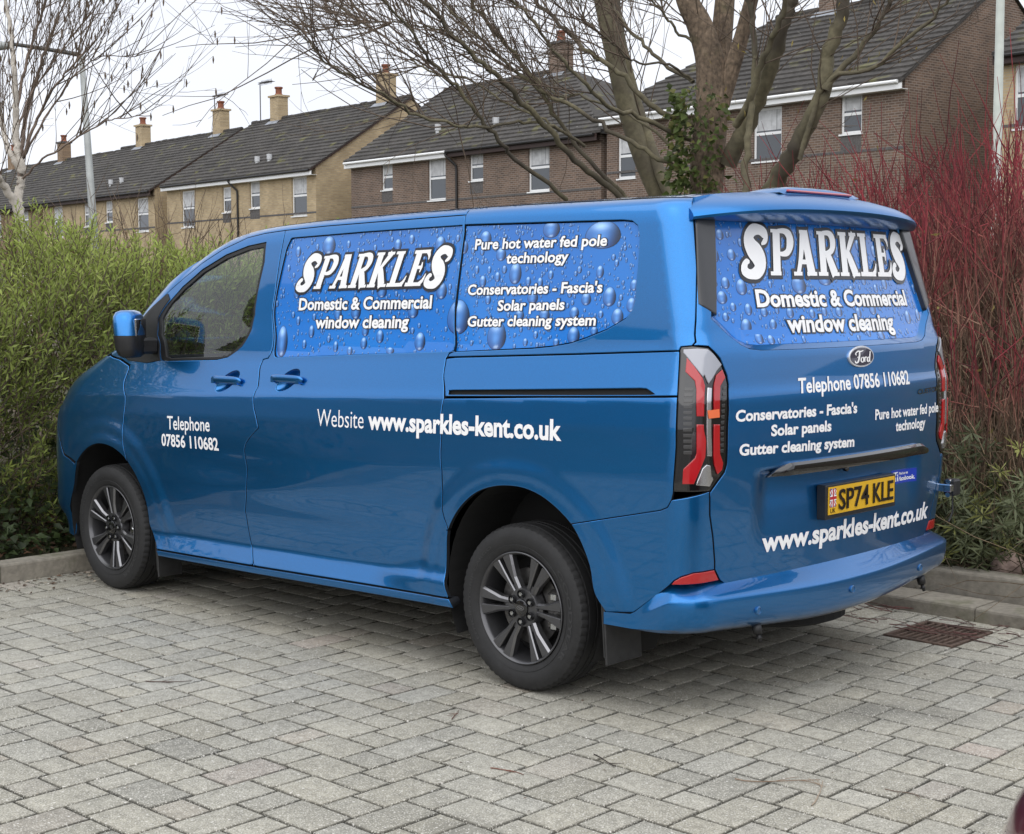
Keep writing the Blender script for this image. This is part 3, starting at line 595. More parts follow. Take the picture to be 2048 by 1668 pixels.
# wing mirrors (nearly upright oval housings standing off the doors)
def wing_mirror(s, par):
    def sec(a, b, n=18, p=3.0):
        o = []
        for k in range(n):
            t = k / n * 2 * math.pi; c_, s_ = math.cos(t), math.sin(t); o.append((a * np.sign(c_) * abs(c_) ** (2 / p), b * np.sign(s_) * abs(s_) ** (2 / p)))
        return o
    X0, Y0, Z0 = -2.68, -1.09, 1.43; ya = math.radians(38); ca_, sa_ = math.cos(ya), math.sin(ya)
    def rot(x, y): dx, dy = x - X0, y - Y0; return X0 + dx * ca_ - dy * sa_, Y0 + dx * sa_ + dy * ca_                            # the middle of the housing
    def shell(z0, z1, mt, name, prof):
        V, F = [], []
        for zf, ax, ay in prof:
            z = z0 + (z1 - z0) * zf
            for cx, cy in sec(ax, ay): x, y = rot(X0 + cx - .10 * (z - Z0), Y0 + cy + .10 * (z - Z0)); V.append((x, y * s, z))
        n = 18; F = [(i * n + j, i * n + (j + 1) % n, (i + 1) * n + (j + 1) % n, (i + 1) * n + j) for i in range(len(prof) - 1) for j in range(n)] + [tuple(range(n)), tuple((len(prof) - 1) * n + j for j in range(n))[::-1]]
        o = mk(name, V, F, mt, par)
        import bmesh
        bm = bmesh.new(); bm.from_mesh(o.data); bmesh.ops.recalc_face_normals(bm, faces=bm.faces); bm.to_mesh(o.data); bm.free(); smooth_by_angle(o, 45); return o
    shell(1.415, 1.545, PAINT, "mirror_cap", [(0, .066, .108), (.5, .068, .108), (.75, .064, .102), (.92, .052, .085), (1, .03, .05)])
    shell(1.30, 1.414, BLACKPL, "mirror_housing", [(0, .035, .065), (.12, .055, .09), (.4, .066, .104), (1, .070, .111)])
    mb = MB(); mb.box((X0 - .03, -1.06, 1.315), (X0 + .05, -.945, 1.40), bev=.014)
    if s < 0: mb.V = [(x, -y, z) for x, y, z in mb.V]
    mb.build("mirror_arm", BLACKPL, par)
    mb = MB(); mb.box((X0 + .052, Y0 - .075, 1.335), (X0 + .0635, Y0 + .075, 1.50), bev=.003); mb.V = [(*rot(x, y), z) for x, y, z in mb.V]
    if s < 0: mb.V = [(x, -y, z) for x, y, z in mb.V]
    mb.build("mirror_glass", mat("mirror_glass", (.6, .6, .6), .05, 1), par)
wing_mirror(1, door_f); wing_mirror(-1, door_f2)
# tailgate
GATE_B = [(.944, .594), (.975, .548), (1.0, .531), (1.038, .522), (1.30, .517), (Q_MID, .513)]
GWIN = [(.985, 1.915), (.955, 1.72), (.925, 1.545), (.985, 1.497), (1.035, 1.462), (1.08, 1.444), (1.14, 1.438), (1.40, 1.438), (Q_MID, 1.438), (Q_MID, 1.915)]
LEDGE = [(.985, 1.93), (.94, 1.74), (.895, 1.535), (.985, 1.468), (1.03, 1.437), (1.075, 1.420), (1.14, 1.413), (1.40, 1.411), (Q_MID, 1.411)]
TRIM = [(.874, 1.905), (.985, 1.91), (.955, 1.72), (.923, 1.545), (.842, 1.588), (.845, 1.64)]
def mirq(L): return [(2 * Q_MID - q, z) for q, z in L[::-1]]
gate_half = [(.874, 1.94), (.872, 1.90), (.855, 1.722), (.815, 1.45), (.80, 1.4385), (.860, 1.4335), (.916, 1.387), (.96, 1.325), (.974, 1.29), (.984, 1.20), (.984, .99), (.974, .962), (.905, .893), (.906, .808), (.928, .723), (.945, .625), (.947, .594)] + GATE_B[1:]
gate_loop = gate_half + mirq(gate_half[:-1])
gw = LEDGE[1:] ; gwin_hole = [(.985, 1.925)] + LEDGE[1:-1]; gwin_hole = gwin_hole + [(Q_MID, 1.411)] + mirq(gwin_hole)
PLZ, PLQ = .797, Q_MID
REC = rounded([(1.20, .925), (1.27, .962), (1.45, .962), (2.15, .952), (2.29, .945), (2.355, .905), (2.42, .72), (2.36, .70), (1.20, .70), (1.12, .72)], .03, 3)
def body_gate(q, z):                                            # the tailgate skin with its pressed number plate recess
    p = body(q, z); qq = np.where(q > Q_MID, 2 * Q_MID - q, q)
    f = sstep(1.12, 1.24, qq + .10 * np.clip(.9 - z, 0, 1)) * (1 - sstep(.935, .955, z)) * sstep(.62, .90, z)
    n = np.zeros(np.shape(p)); n[..., 0] = 1
    return p - n * (.030 * f)[..., None]
gate = panel("tailgate", gate_loop, PAINT, van, holes=[gwin_hole], surf=body_gate, res=.03, gap=.002, step=.025)
LEDGE_L = gwin_hole
GW_L = GWIN[:-1] + mirq(GWIN[:-2] + [GWIN[-2]])[1:]
# ledge: from the hole edge down to the glass
def ring_strip(name, LA, LB, offA, offB, m, par, n=160):
    def rs(L):
        L = densify(L, .01); L = L if area2(L) > 0 else L[::-1]; i = int(np.argmin(L[:, 0] * 10 - L[:, 1])); L = np.roll(L, -i, 0); d = np.r_[0, np.cumsum(np.linalg.norm(np.diff(np.vstack([L, L[:1]]), axis=0), axis=1))]
        t = np.linspace(0, d[-1], n, endpoint=False); M = np.vstack([L, L[:1]]); return np.stack([np.interp(t, d, M[:, 0]), np.interp(t, d, M[:, 1])], -1)
    A, B = rs(LA), rs(LB); V = np.vstack([body(A[:, 0], A[:, 1]) + body_normal(A[:, 0], A[:, 1]) * offA, body(B[:, 0], B[:, 1]) + body_normal(B[:, 0], B[:, 1]) * offB])
    F = [(i, (i + 1) % n, n + (i + 1) % n, n + i) for i in range(n)]; return mk(name, V, F, m, par)
ring_strip("window_ledge", LEDGE_L, GW_L, -.003, -.020, PAINT, gate)
for k in (0, 1):
    a = panel_arrays(TRIM, gap=.001, off=.005, depth=.05, bev=.006, res=.025, step=.02)
    if k: a = mirror_arrays(a)
    mk("window_side_trim", a[0], a[1], GREYTRIM, gate, normals=a[2])
# roof spoiler above the rear window
def spoiler():
    prof = [(.704, 2.034, 1), (.78, 2.026, 1), (.845, 2.006, 1), (.885, 1.984, 1), (.902, 1.968, 1), (.907, 1.958, 1), (.903, 1.948, 1), (.885, 1.936, .8), (.855, 1.921, .5), (.82, 1.909, .2), (.79, 1.904, .1), (.72, 1.93, .5)]
    V, F = [], []; W_ = .826; WK = (.752, .775, .80, .815, .823, .826, .826, .822, .812, .80, .79, .752); vs = np.sin(np.linspace(-1, 1, 61) * math.pi / 2); n = len(prof)
    for vv in vs:
        v = abs(vv)
        for (px, pz, k), wk in zip(prof, WK): y = vv * wk; V.append((px - (.058 * v ** 2 + .092 * v ** 7) * (1 if px > .75 else 0), y, pz - (.036 * v ** 2.2 + .008 * v ** 8) * k))
    F = [(i * n + j, i * n + (j + 1) % n, (i + 1) * n + (j + 1) % n, (i + 1) * n + j) for i in range(60) for j in range(n)] + [tuple(range(n))[::-1], tuple(60 * n + j for j in range(n))]
    mb = MB(); mb.add(V, F); o = mb.build("rear_spoiler", mat("satin_blue_paint", (.007, .168, .470), .36, .88, .6, coatr=.22), gate); smooth_by_angle(o, 42)
spoiler()
# high-level brake lamp on the roof
def roof_z(x, y): return float(ROOF_T(x)) + .045 * (1 - abs(y / .82) ** 2.2)
mb = MB(); V, F = [], []
for i, y in enumerate(np.linspace(-.30, .30, 25)):
    e = (1 - abs(y / .30) ** 4) ** .5 if abs(y) < .2999 else 0
    for x, h in ((.58, 0), (.62, .016), (.68, .026), (.74, .026), (.775, .018), (.785, -.01)): V.append((x, y, roof_z(x, y) - .006 + h * e))
F = [(i * 6 + j, i * 6 + j + 1, (i + 1) * 6 + j + 1, (i + 1) * 6 + j) for i in range(24) for j in range(5)]
mb.add(V, F); hl = mb.build("brake_lamp_housing", PAINT, roof, smooth=True)
mb = MB(); mb.box((.770, -.24, 2.030), (.790, .24, 2.040), bev=.004); mb.build("brake_lamp_lens", RED, hl)
# roof aerial
mb = MB(); V, F = [], []
for i, (x, w, h) in enumerate(((-1.98, .005, .002), (-1.94, .03, .02), (-1.88, .035, .036), (-1.80, .033, .05), (-1.76, .028, .046), (-1.745, .01, .004))):
    z0 = roof_z(x, -.0) - .012; V += [(x, -w, z0), (x, -w * .6, z0 + h * .6), (x, 0, z0 + h + .012), (x, w * .6, z0 + h * .6), (x, w, z0)]
F = [(i * 5 + j, i * 5 + j + 1, (i + 1) * 5 + j + 1, (i + 1) * 5 + j) for i in range(5) for j in range(4)]
mb.add(V, F); mb.build("roof_aerial", BLACKPL, roof, smooth=True)
# rear bumper
B_PROF = [(.572, .895), (.545, .920), (.530, .945), (.514, .972), (.503, .990), (.497, .996), (.490, .998), (.455, .997), (.415, .990), (.395, .982), (.378, .968), (.358, .935), (.345, .85)]
def bumper():
    V, F = [], []; n = len(B_PROF); ts = np.linspace(0, 1, 120)
    def plan(t, out):                                           # t 0 at the near wheel arch, .5 at the middle of the rear
        side = -1 if t < .5 else 1; u = min(t, 1 - t) * 2; xr = .955 + out; w = .985 + out * .55; x0 = .46; r = .17; Ls = xr - .075 - r - x0; La = r * math.radians(80); Lr = w - r; s = u * (Ls + La + Lr)
        if s < Ls: x, y = x0 + s, w
        elif s < Ls + La: a = (s - Ls) / r; x, y = x0 + Ls + r * math.sin(a), w - r * (1 - math.cos(a))
        else: k = (s - Ls - La) / Lr; y1 = w - r * (1 - math.cos(math.radians(80))); y = y1 * (1 - k); x = x0 + Ls + r * math.sin(math.radians(80)) + .078 * (1 - (1 - k) ** 2)
        return x, side * y
    for t in ts:
        u = min(t, 1 - t) * 2; xs0 = plan(t, 0)[0]; zt0 = float(np.interp(xs0, [.46, .60, .70, .775, .84], [.400, .412, .490, .556, .572]))
        for z, xx in B_PROF:
            out = xx - .955; f = float(sstep(.62, .85, xs0)); px, py = plan(t, out * f + (1 - f) * (.006 if z > .37 else min(out, 0)))
            zz_ = .345 + (z - .345) * (zt0 - .345) / (.572 - .345); c = float(sstep(.3, .95, u)); zz_ -= c * (.022 * float(sstep(.56, .50, z)) if z > .47 else .022 + .012 * float(sstep(.46, .36, z)))
            V.append((px, py, zz_))
    F = [(i * n + j, i * n + j + 1, (i + 1) * n + j + 1, (i + 1) * n + j) for i in range(len(ts) - 1) for j in range(n - 1)]
    mb = MB(); mb.add(V, F); o = mb.build("rear_bumper", PAINT, van); smooth_by_angle(o, 24); return o, plan
bump, bplan = bumper()
SENS = mat("sensor_blue", (.014, .13, .33), .3, .5, 1)
for q in (-.66, -.06, .56):
    mb = MB(); xx = .955 - .075 - .17 + .17 * math.sin(math.radians(80)) + .078 * (1 - (abs(q) / .84) ** 2) + .044
    mb.lathe([(-.01, .016), (.002, .016), (.004, .013), (.002, .0125), (.002, .001)], 20, axis='x', c=(xx, q, .425)); o = mb.build("parking_sensor", SENS, bump, smooth=False); smooth_by_angle(o, 40)
for y, x in ((-.60, .90), (.72, .88)):                              # hose couplings hanging under the bumper
    mb = MB(); mb.tube([(x, y, .36), (x + .006, y, .335), (x + .010, y, .318)], [.019, .019, .017], 12); mb.tube([(x + .010, y, .32), (x + .022, y, .288)], [.009, .007], 10); mb.tube([(x + .014, y, .306), (x + .016, y, .300)], [.013, .013], 10)
    mb.build("hose_coupling", BLACKPL, bump, smooth=True)
mb = MB(); mb.box((.85, .895, .72), (.93, .925, .755), bev=.004); mb.box((.875, .925, .70), (.935, .985, .775), m=1, bev=.008); mb.tube([(.905, .915, .765), (.905, .935, .765)], [.012, .012], 10); mb.tube([(.905, .915, .705), (.905, .935, .705)], [.012, .012], 10)
mb.tube([(.905, .96, .70), (.91, .955, .62), (.905, .93, .58)], [.004, .004, .004], 6, m=1)
mb.build("hose_inlet", [CHROME, BLACKPL], van)
# ---------------------------------------------------------------- lettering, window film, lamps, wheels
def qx(x, z):                                                   # q of a side point given x
    xcr = XR_T(z - .05) - .067 - R_COR * math.sin(ANG_R); xcf = XF_T(z + .06)
    return QF + (np.asarray(x, float) - xcf) / (xcr - xcf) * (QR - QF)
def text_flat(s, bold=0., res=3):
    c = bpy.data.curves.new("t", 'FONT'); c.body = s; c.fill_mode = 'FRONT'; c.resolution_u = res; c.offset = bold
    o = bpy.data.objects.new("t", c); COL.objects.link(o); m = o.to_mesh()
    v = np.array([p.co[:2] for p in m.vertices]); f = [tuple(p.vertices) for p in m.polygons]; o.to_mesh_clear()
    bpy.data.objects.remove(o); bpy.data.curves.remove(c); return v, f
CAPH = text_flat("H")[0][:, 1].max()
def pick(V, F):                                                 # only the corners a set of faces uses
    ids = sorted({i for t in F for i in t}); m = {i: k for k, i in enumerate(ids)}; return V[ids], [tuple(m[i] for i in t) for t in F]
def lay_text(s, p0, p1, cap, side, off, bold=0., shear=0., outline=0., surf=body):
    """white letters (and a black outline) on the body; p0 and p1 are the ends of the baseline"""
    v0, _ = text_flat(s); x0, x1 = v0[:, 0].min(), v0[:, 0].max(); res = []; xs_ = np.sort(v0[:, 0]); gap = np.where(np.diff(xs_) > .16)[0]; cuts = (xs_[gap] + xs_[gap + 1]) / 2
    for b, o in ((bold + outline, off - .0012), (bold, off)) if outline else ((bold, off),):
        v, f = text_flat(s, b); u = (v[:, 0] - x0) / (x1 - x0); w = v[:, 1] / CAPH
        a = p0[0] + u * (p1[0] - p0[0]) + shear * w * cap; z = p0[1] + u * (p1[1] - p0[1]) + w * cap
        q = qx(a, z) if side else a
        n = body_normal(q, z); V = surf(q, z) + n * o; f = [t if np.cross(V[t[1]] - V[t[0]], V[t[2]] - V[t[0]]) @ n[t[0]] > 0 else t[::-1] for t in f]
        wd_ = [int(np.searchsorted(cuts, np.mean([v[i, 0] for i in t]))) for t in f]; res.append((V, f, [pick(V, [t for t, k in zip(f, wd_) if k == w_]) for w_ in range(len(cuts) + 1)]))
    return res
def letters(name, rows, par, side, off, surf=body):
    for i, (s, p0, p1, cap, bold, shear, outl) in enumerate(rows):
        r = lay_text(s, p0, p1, cap, side, off + i * .0002, bold, shear, outl, surf)
        for k, wrd in enumerate(r[-1][2]):
            o = mk(name, *wrd, WHITE, par, smooth=False)
            if outl: mk("lettering_outline", *r[0][2][k], OUTL, o, smooth=False)
def side_split(rows, xcut):                                     # letters left / right of a panel gap go to their own panel
    return rows
letters("lettering", [("Telephone", (-2.475, .931), (-2.10, .943), .067, .012, 0, 0), ("07856 110682", (-2.53, .842), (-2.036, .851), .060, .022, 0, 0)], door_f, True, .0015)
letters("lettering", [("Website", (-1.251, 1.021), (-.922, 1.029), .078, -.004, 0, 0), ("www.sparkles-kent.co.uk", (-.887, 1.031), (.25, 1.056), .077, .034, 0, 0)], door_s, True, .0015)
# the film on the windows: a printed picture of drops on blue
VINYL = mat("printed_window_film", (1, 1, 1), .16, coat=.5, attr=True)
def drop_arrays(cx, cz, a, b, seg, rings, r_):
    U, C, F = [], [], []
    for k, rr in enumerate(rings):
        for i in range(seg):
            t = i / seg * 2 * math.pi; u, v = rr * math.cos(t), rr * math.sin(t)
            egg = 1 - .12 * v; U.append((cx + a * u * egg, cz + b * v))
            f = .5 + .5 * v; c = np.array((.012, .06, .26)) * (1 - f) + np.array((.07, .27, .72)) * f
            c = c + np.array((.42, .55, .62)) * math.exp(-((u + .15) / .45) ** 2 - ((v - .62) / .28) ** 2) + np.array((.12, .32, .62)) * math.exp(-((u + .12) / .35) ** 2 - ((v + .25) / .45) ** 2) * .55
            c = c + np.array((.5, .6, .6)) * math.exp(-(u / .16) ** 2 - ((v + .78) / .10) ** 2)
            c = c * (1 - .88 * float(sstep(.12, .85, u * .9 - v * .12)) * (1 if rr > .4 else .4))
            if k == 0: c = c * .12
            C.append(c)
    for k in range(len(rings) - 1): F += [(k * seg + i, k * seg + (i + 1) % seg, (k + 1) * seg + (i + 1) % seg, (k + 1) * seg + i) for i in range(seg)]
    F.append(tuple((len(rings) - 1) * seg + i for i in range(seg))); return U, C, F
def film(name, loop, par, drops, nsmall, side, off, seed, mirror=False):
    r_ = np.random.default_rng(seed); a = panel_arrays(loop, gap=.0, off=off, depth=.004, bev=.001, res=.04, step=.03)
    V, F = list(a[0]), list(a[1]); z = a[0][:, 2]; lo, hi = z.min(), z.max(); t = ((z - lo) / (hi - lo))[:, None]
    w = (.5 + .5 * np.sin(a[0][:, :1] * 7 + a[0][:, 1:2] * 5 + z[:, None] * 5)) * .35
    C = list(np.array((.005, .185, .66)) * (1 - t) + np.array((.012, .150, .54)) * t + w * np.array((.01, .06, .08)))
    L = np.array(loop); lo2, hi2 = L.min(0), L.max(0); todo = [(x, zz, p, q, 26, (1, .93, .8, .62, .45, .28, .12)) for x, zz, p, q in drops]
    placed = [(x, zz, max(p, q)) for x, zz, p, q in drops]
    while nsmall > 0:
        q, zz = r_.uniform(lo2[0], hi2[0]), r_.uniform(lo2[1], hi2[1]); s = .0035 * math.exp(abs(r_.normal()) * .55); s = min(s, .016)
        if not inside(np.array([[q, zz]]), L)[0]: continue
        nsmall -= 1
        x = float(body(q, zz)[0]) if side else q
        if any((x - X) ** 2 + (zz - Z) ** 2 < (R * 1.0 + s) ** 2 for X, Z, R in placed): continue
        if s > .007: placed.append((x, zz, s))
        todo.append((x, zz, s * (.95 if side else .9), s * 1.12, 9, (1, .72, .3)))
    o2 = off + .0009
    for x, zz, p, q, sg, rg in todo:
        U, Cc, Ff = drop_arrays(x, zz, p, q, sg, rg, r_); U = np.array(U); qq = qx(U[:, 0], U[:, 1]) if side else U[:, 0]
        ins = inside(np.stack([qq, U[:, 1]], -1), L)
        if not ins.all():
            if not ins.any(): continue
            cen = np.array([qx(x, zz) if side else x, zz]); ctr = np.array([.5 * (lo2[0] + hi2[0]), .5 * (lo2[1] + hi2[1])])
            for i in np.where(~ins)[0]:                          # cut the drop at the edge of the film
                g = np.array([qq[i], U[i, 1]]); c_ = cen if inside(cen[None], L)[0] else ctr
                t0, t1 = 0., 1.
                for _ in range(12):
                    m_ = .5 * (t0 + t1)
                    if inside((c_ + (g - c_) * m_)[None], L)[0]: t0 = m_
                    else: t1 = m_
                g = c_ + (g - c_) * t0; qq[i], U[i, 1] = g
        P = body(qq, U[:, 1]) + body_normal(qq, U[:, 1]) * o2; b0 = len(V); V += list(P); C += list(Cc); F += [tuple(i + b0 for i in f) for f in Ff]; o2 += 2e-7
    V = np.array(V); C = np.array(C)
    if mirror: V = V * np.array([1, -1, 1]); F = [f[::-1] for f in F]
    return mk(name, V, F, VINYL, par, cols=C, smooth=False)
DR_S = [(-1.293, 1.854, .047, .043), (-.542, 1.843, .032, .033), (-.396, 1.825, .026, .029), (-1.519, 1.829, .02, .026), (-.727, 1.867, .019, .021), (-.814, 1.845, .024, .026), (-1.153, 1.855, .014, .018), (-.515, 1.642, .033, .037), (-.901, 1.639, .033, .028), (-1.51, 1.633, .024, .027), (-1.071, 1.551, .034, .038), (-.687, 1.556, .034, .034), (-1.197, 1.537, .026, .031), (-1.598, 1.403, .04, .075), (-.4, 1.531, .068, .074), (-1.382, 1.453, .021, .030), (-.894, 1.439, .025, .030), (-1.001, 1.407, .023, .027), (-.629, 1.423, .034, .040), (-1.197, 1.387, .018, .026), (-1.429, 1.393, .016, .022), (-1.487, 1.502, .015, .022), (-.417, 1.745, .014, .020), (-1.285, 1.563, .021, .023), (-.997, 1.464, .024, .026), (-1.346, 1.647, .02, .02), (-.749, 1.651, .018, .016), (-1.584, 1.752, .012, .017), (-1.095, 1.371, .02, .019), (-.818, 1.378, .026, .015)]
DR_Q = [(-.4, 1.531, .068, .074), (-.084, 1.712, .034, .045), (-.27, 1.86, .033, .03), (-.173, 1.791, .028, .028), (.367, 1.857, .09, .055), (.097, 1.888, .045, .037), (.424, 1.617, .032, .038), (.471, 1.541, .029, .032), (.535, 1.586, .024, .028), (.541, 1.661, .02, .022), (.367, 1.713, .019, .025), (-.166, 1.457, .054, .06), (.256, 1.465, .032, .035), (.251, 1.554, .024, .024), (.307, 1.608, .025, .025), (.022, 1.614, .029, .027), (-.045, 1.542, .026, .022), (.093, 1.544, .029, .024), (-.269, 1.68, .02, .025), (-.185, 1.698, .017, .021), (-.308, 1.729, .013, .018), (.056, 1.672, .016, .022), (-.009, 1.679, .015, .019), (.112, 1.704, .014, .018), (.387, 1.549, .013, .015), (.36, 1.484, .019, .018), (.053, 1.464, .013, .016), (.167, 1.437, .017, .015), (-.001, 1.433, .014, .016), (.447, 1.746, .011, .014), (-.235, 1.728, .011, .016), (-.231, 1.604, .017, .02), (-.396, 1.825, .026, .029)]
DR_R = [(1.02, 1.855, .023, .021), (1.072, 1.779, .025, .023), (.976, 1.776, .022, .027), (1.014, 1.672, .024, .023), (1.104, 1.656, .032, .031), (.984, 1.617, .029, .025), (1.475, 1.666, .05, .038), (1.676, 1.686, .05, .024), (1.039, 1.581, .018, .017), (1.125, 1.571, .022, .023), (.99, 1.544, .017, .017), (1.1, 1.506, .031, .031), (1.163, 1.464, .024, .023), (1.231, 1.455, .022, .019), (1.262, 1.511, .022, .022), (1.217, 1.56, .022, .019), (1.381, 1.556, .024, .022), (1.531, 1.55, .021, .018), (1.622, 1.558, .021, .02), (1.733, 1.555, .026, .02), (2.024, 1.831, .026, .025), (2.169, 1.808, .027, .027), (1.818, 1.802, .023, .026), (2.197, 1.672, .027, .027), (2.365, 1.523, .029, .032), (2.487, 1.532, .024, .028), (2.583, 1.742, .022, .022), (2.517, 1.646, .02, .023), (2.024, 1.564, .029, .025), (1.892, 1.55, .023, .022), (2.047, 1.456, .028, .024), (2.154, 1.451, .03, .02), (1.942, 1.468, .017, .017), (1.283, 1.666, .012, .014), (1.299, 1.566, .014, .015), (1.361, 1.915, .024, .016), (2.098, 1.649, .02, .018), (1.873, 1.646, .018, .015), (1.999, 1.682, .021, .018), (1.379, 1.719, .017, .02), (2.566, 1.816, .022, .023)]
V1 = [(-.677, 1.9165)] + [tuple(p) for p in WIN1[1:-1]] + [(-.529, 1.386)]
V1 = [(q - .002, z) for q, z in V1]
V2 = [(-.672, 1.9145)] + WIN2[1:-1] + [(-.524, 1.386)]
fs = film("window_film", V1, door_s, DR_S, 900, True, -.010, 3); fq = film("window_film", V2, rsp, DR_Q, 900, True, -.010, 4)
film("window_film", V1, door_s2, [], 1, True, -.010, 5, True); film("window_film", V2, rsp2, [], 1, True, -.010, 6, True)
fr_ = film("rear_window", GW_L, gate, DR_R, 1100, False, -.019, 7)
letters("lettering", [("Domestic & Commercial", (-1.484, 1.553), (-.572, 1.567), .053, .030, .05, .05), ("window cleaning", (-1.351, 1.470), (-.712, 1.481), .053, .030, .05, .05)], door_s, True, -.0065)
letters("lettering", [("Pure hot water fed pole", (-.326, 1.814), (.39, 1.814), .041, .026, .06, .05), ("technology", (-.138, 1.753), (.197, 1.755), .041, .026, .06, .05), ("Conservatories - Fascia's", (-.35, 1.624), (.385, 1.634), .041, .028, .06, .05), ("Solar panels", (-.168, 1.559), (.197, 1.566), .041, .028, .06, .05), ("Gutter cleaning system", (-.338, 1.492), (.365, 1.506), .041, .028, .06, .05)], rsp, True, -.0065)
letters("lettering", [("Domestic & Commercial", (1.182, 1.581), (2.382, 1.577), .062, .034, 0, .05), ("window cleaning", (1.353, 1.481), (2.185, 1.476), .062, .034, 0, .05)], gate, False, -.0155)
# SPARKLES: drawn from broad strokes (x, y, width)
def glyphs():
    S = [[(.74, .64, .05), (.88, .72, .17), (.86, .84, .24), (.66, .92, .22), (.42, .90, .28), (.27, .74, .36), (.38, .57, .42), (.58, .44, .46), (.70, .28, .44), (.60, .13, .34), (.42, .07, .22), (.25, .08, .20), (.12, .17, .24), (.20, .29, .16), (.31, .30, .05)]]
    st = lambda x, w=.30: [(x, .03, w * 1.0), (x, .97, w)]
    srf = lambda x0, x1, y, w=.09: [(x0, y, w), (x1, y, w)]
    P = [st(.30), srf(.06, .46, .045), srf(.08, .4, .95, .08), [(.36, .95, .10), (.62, .95, .14), (.80, .86, .26), (.84, .70, .30), (.74, .52, .20), (.56, .46, .12), (.38, .47, .09)]]
    A = [[(.20, .03, .16), (.33, .40, .18), (.46, .96, .26)], [(.52, .97, .30), (.62, .55, .30), (.76, .03, .34)], srf(.30, .70, .30, .11), srf(.02, .36, .045), srf(.56, .98, .045), srf(.30, .6, .955, .085)]
    R = [st(.29), srf(.06, .48, .045), srf(.07, .4, .95, .08), [(.34, .95, .10), (.60, .95, .14), (.76, .86, .26), (.79, .72, .28), (.70, .57, .18), (.52, .51, .12), (.38, .51, .09)], [(.50, .50, .22), (.62, .32, .28), (.80, .03, .32)], srf(.64, 1.0, .045)]
    K = [st(.28), srf(.05, .47, .045), srf(.06, .46, .955, .085), [(.36, .42, .10), (.58, .68, .17), (.84, .97, .22)], srf(.62, .98, .955, .085), [(.46, .56, .20), (.60, .34, .28), (.80, .03, .32)], srf(.62, 1.02, .045)]
    L_ = [st(.32), srf(.06, .5, .955, .085), srf(.06, .86, .055, .11), [(.70, .05, .11), (.84, .12, .13), (.93, .30, .04)]]
    E = [st(.30), srf(.06, .84, .95, .10), srf(.06, .84, .055, .11), [(.68, .95, .10), (.82, .86, .12), (.86, .72, .04)], srf(.36, .62, .52, .10), [(.60, .38, .05), (.62, .52, .10), (.60, .66, .05)], [(.70, .06, .11), (.85, .14, .13), (.94, .34, .04)]]
    return [S, P, A, R, K, L_, E, S]
GL = glyphs(); ADV = [.98, .90, .96, .98, .98, .90, .92, .98]; OVER = [.05] + [0] * 6 + [.05]
def stroke(pts, ex):
    P = np.array(spline(pts, 5) if len(pts) > 2 else pts, float); xy, w = P[:, :2], P[:, 2] / 2 * .92 + ex; w = w * 1.0
    d = np.gradient(xy, axis=0); d[:, 0] *= 1; d /= np.maximum(np.linalg.norm(d, axis=1, keepdims=True), 1e-9); n = np.stack([-d[:, 1], d[:, 0]], -1)
    xy = xy.copy(); xy[0] -= d[0] * ex; xy[-1] += d[-1] * ex
    V = np.vstack([xy + n * w[:, None], xy - n * w[:, None]]); k = len(xy); return V, [(i + 1, i, k + i, k + i + 1) for i in range(k - 1)]
def sparkles(quad, side, off, par, shear_fix, hts):
    (bl, br, tr, tl) = [np.array(p) for p in quad]; tot = sum(ADV); lay = 0
    for ex, o, m, nm in ((.072, off, OUTL, "lettering_outline"), (0, off + .0022, WHITE, "lettering")):
        mb = MB(); x0 = 0; k = 0
        for g, adv, ov in zip(GL, ADV, OVER):
            for s in g:
                V, F = stroke(s, ex); u = (x0 + V[:, 0] * .97) / tot; v = V[:, 1] * (1 + 2 * ov) - ov
                p = (bl[None] * (1 - u)[:, None] + br[None] * u[:, None]) * (1 - v)[:, None] + (tl[None] * (1 - u)[:, None] + tr[None] * u[:, None]) * v[:, None]
                p[:, 1] += hts * 4 * (u * (1 - u)) * (v - .0) * 1.0
                q = qx(p[:, 0], p[:, 1]) if side else p[:, 0]; n = body_normal(q, p[:, 1]); X = body(q, p[:, 1]) + n * (o + k * 5e-5); k += 1
                F = [t if np.cross(X[t[1]] - X[t[0]], X[t[2]] - X[t[0]]) @ n[t[0]] > 0 else t[::-1] for t in F]; mb.add(X, F)
            x0 += adv
        ob = mk(nm, mb.V, mb.F, m, par, smooth=False); par = ob if m is OUTL else par
sparkles([(-1.525, 1.648), (-.50, 1.664), (-.445, 1.822), (-1.452, 1.803)], True, -.0072, door_s, 0, 0)
sparkles([(1.105, 1.700), (2.475, 1.698), (2.525, 1.882), (1.150, 1.886)], False, -.0165, gate, 0, 0)
# lettering and marks on the tailgate skin
R_ = [("Telephone 07856 110682", (1.363, 1.240), (2.203, 1.235), .056, .022, 0, 0), ("Conservatories - Fascia's", (1.02, 1.151), (1.755, 1.140), .040, .034, 0, 0), ("Solar panels", (1.212, 1.084), (1.574, 1.079), .040, .034, 0, 0),
      ("Gutter cleaning system", (1.043, 1.022), (1.739, 1.003), .040, .034, 0, 0), ("Pure hot water fed pole", (1.899, 1.101), (2.506, 1.093), .041, .028, 0, 0), ("technology", (2.074, 1.040), (2.36, 1.036), .041, .028, 0, 0), ("www.sparkles-kent.co.uk", (1.196, .634), (2.48, .615), .073, .034, 0, 0)]
letters("lettering", R_, gate, False, .0018, body_gate)
r = lay_text("CUSTOM", (2.285, 1.184), (2.52, 1.187), .020, False, .003, .02, surf=body_gate)[0]; mk("model_lettering", r[0], r[1], GLOSSBLK, gate, smooth=False)
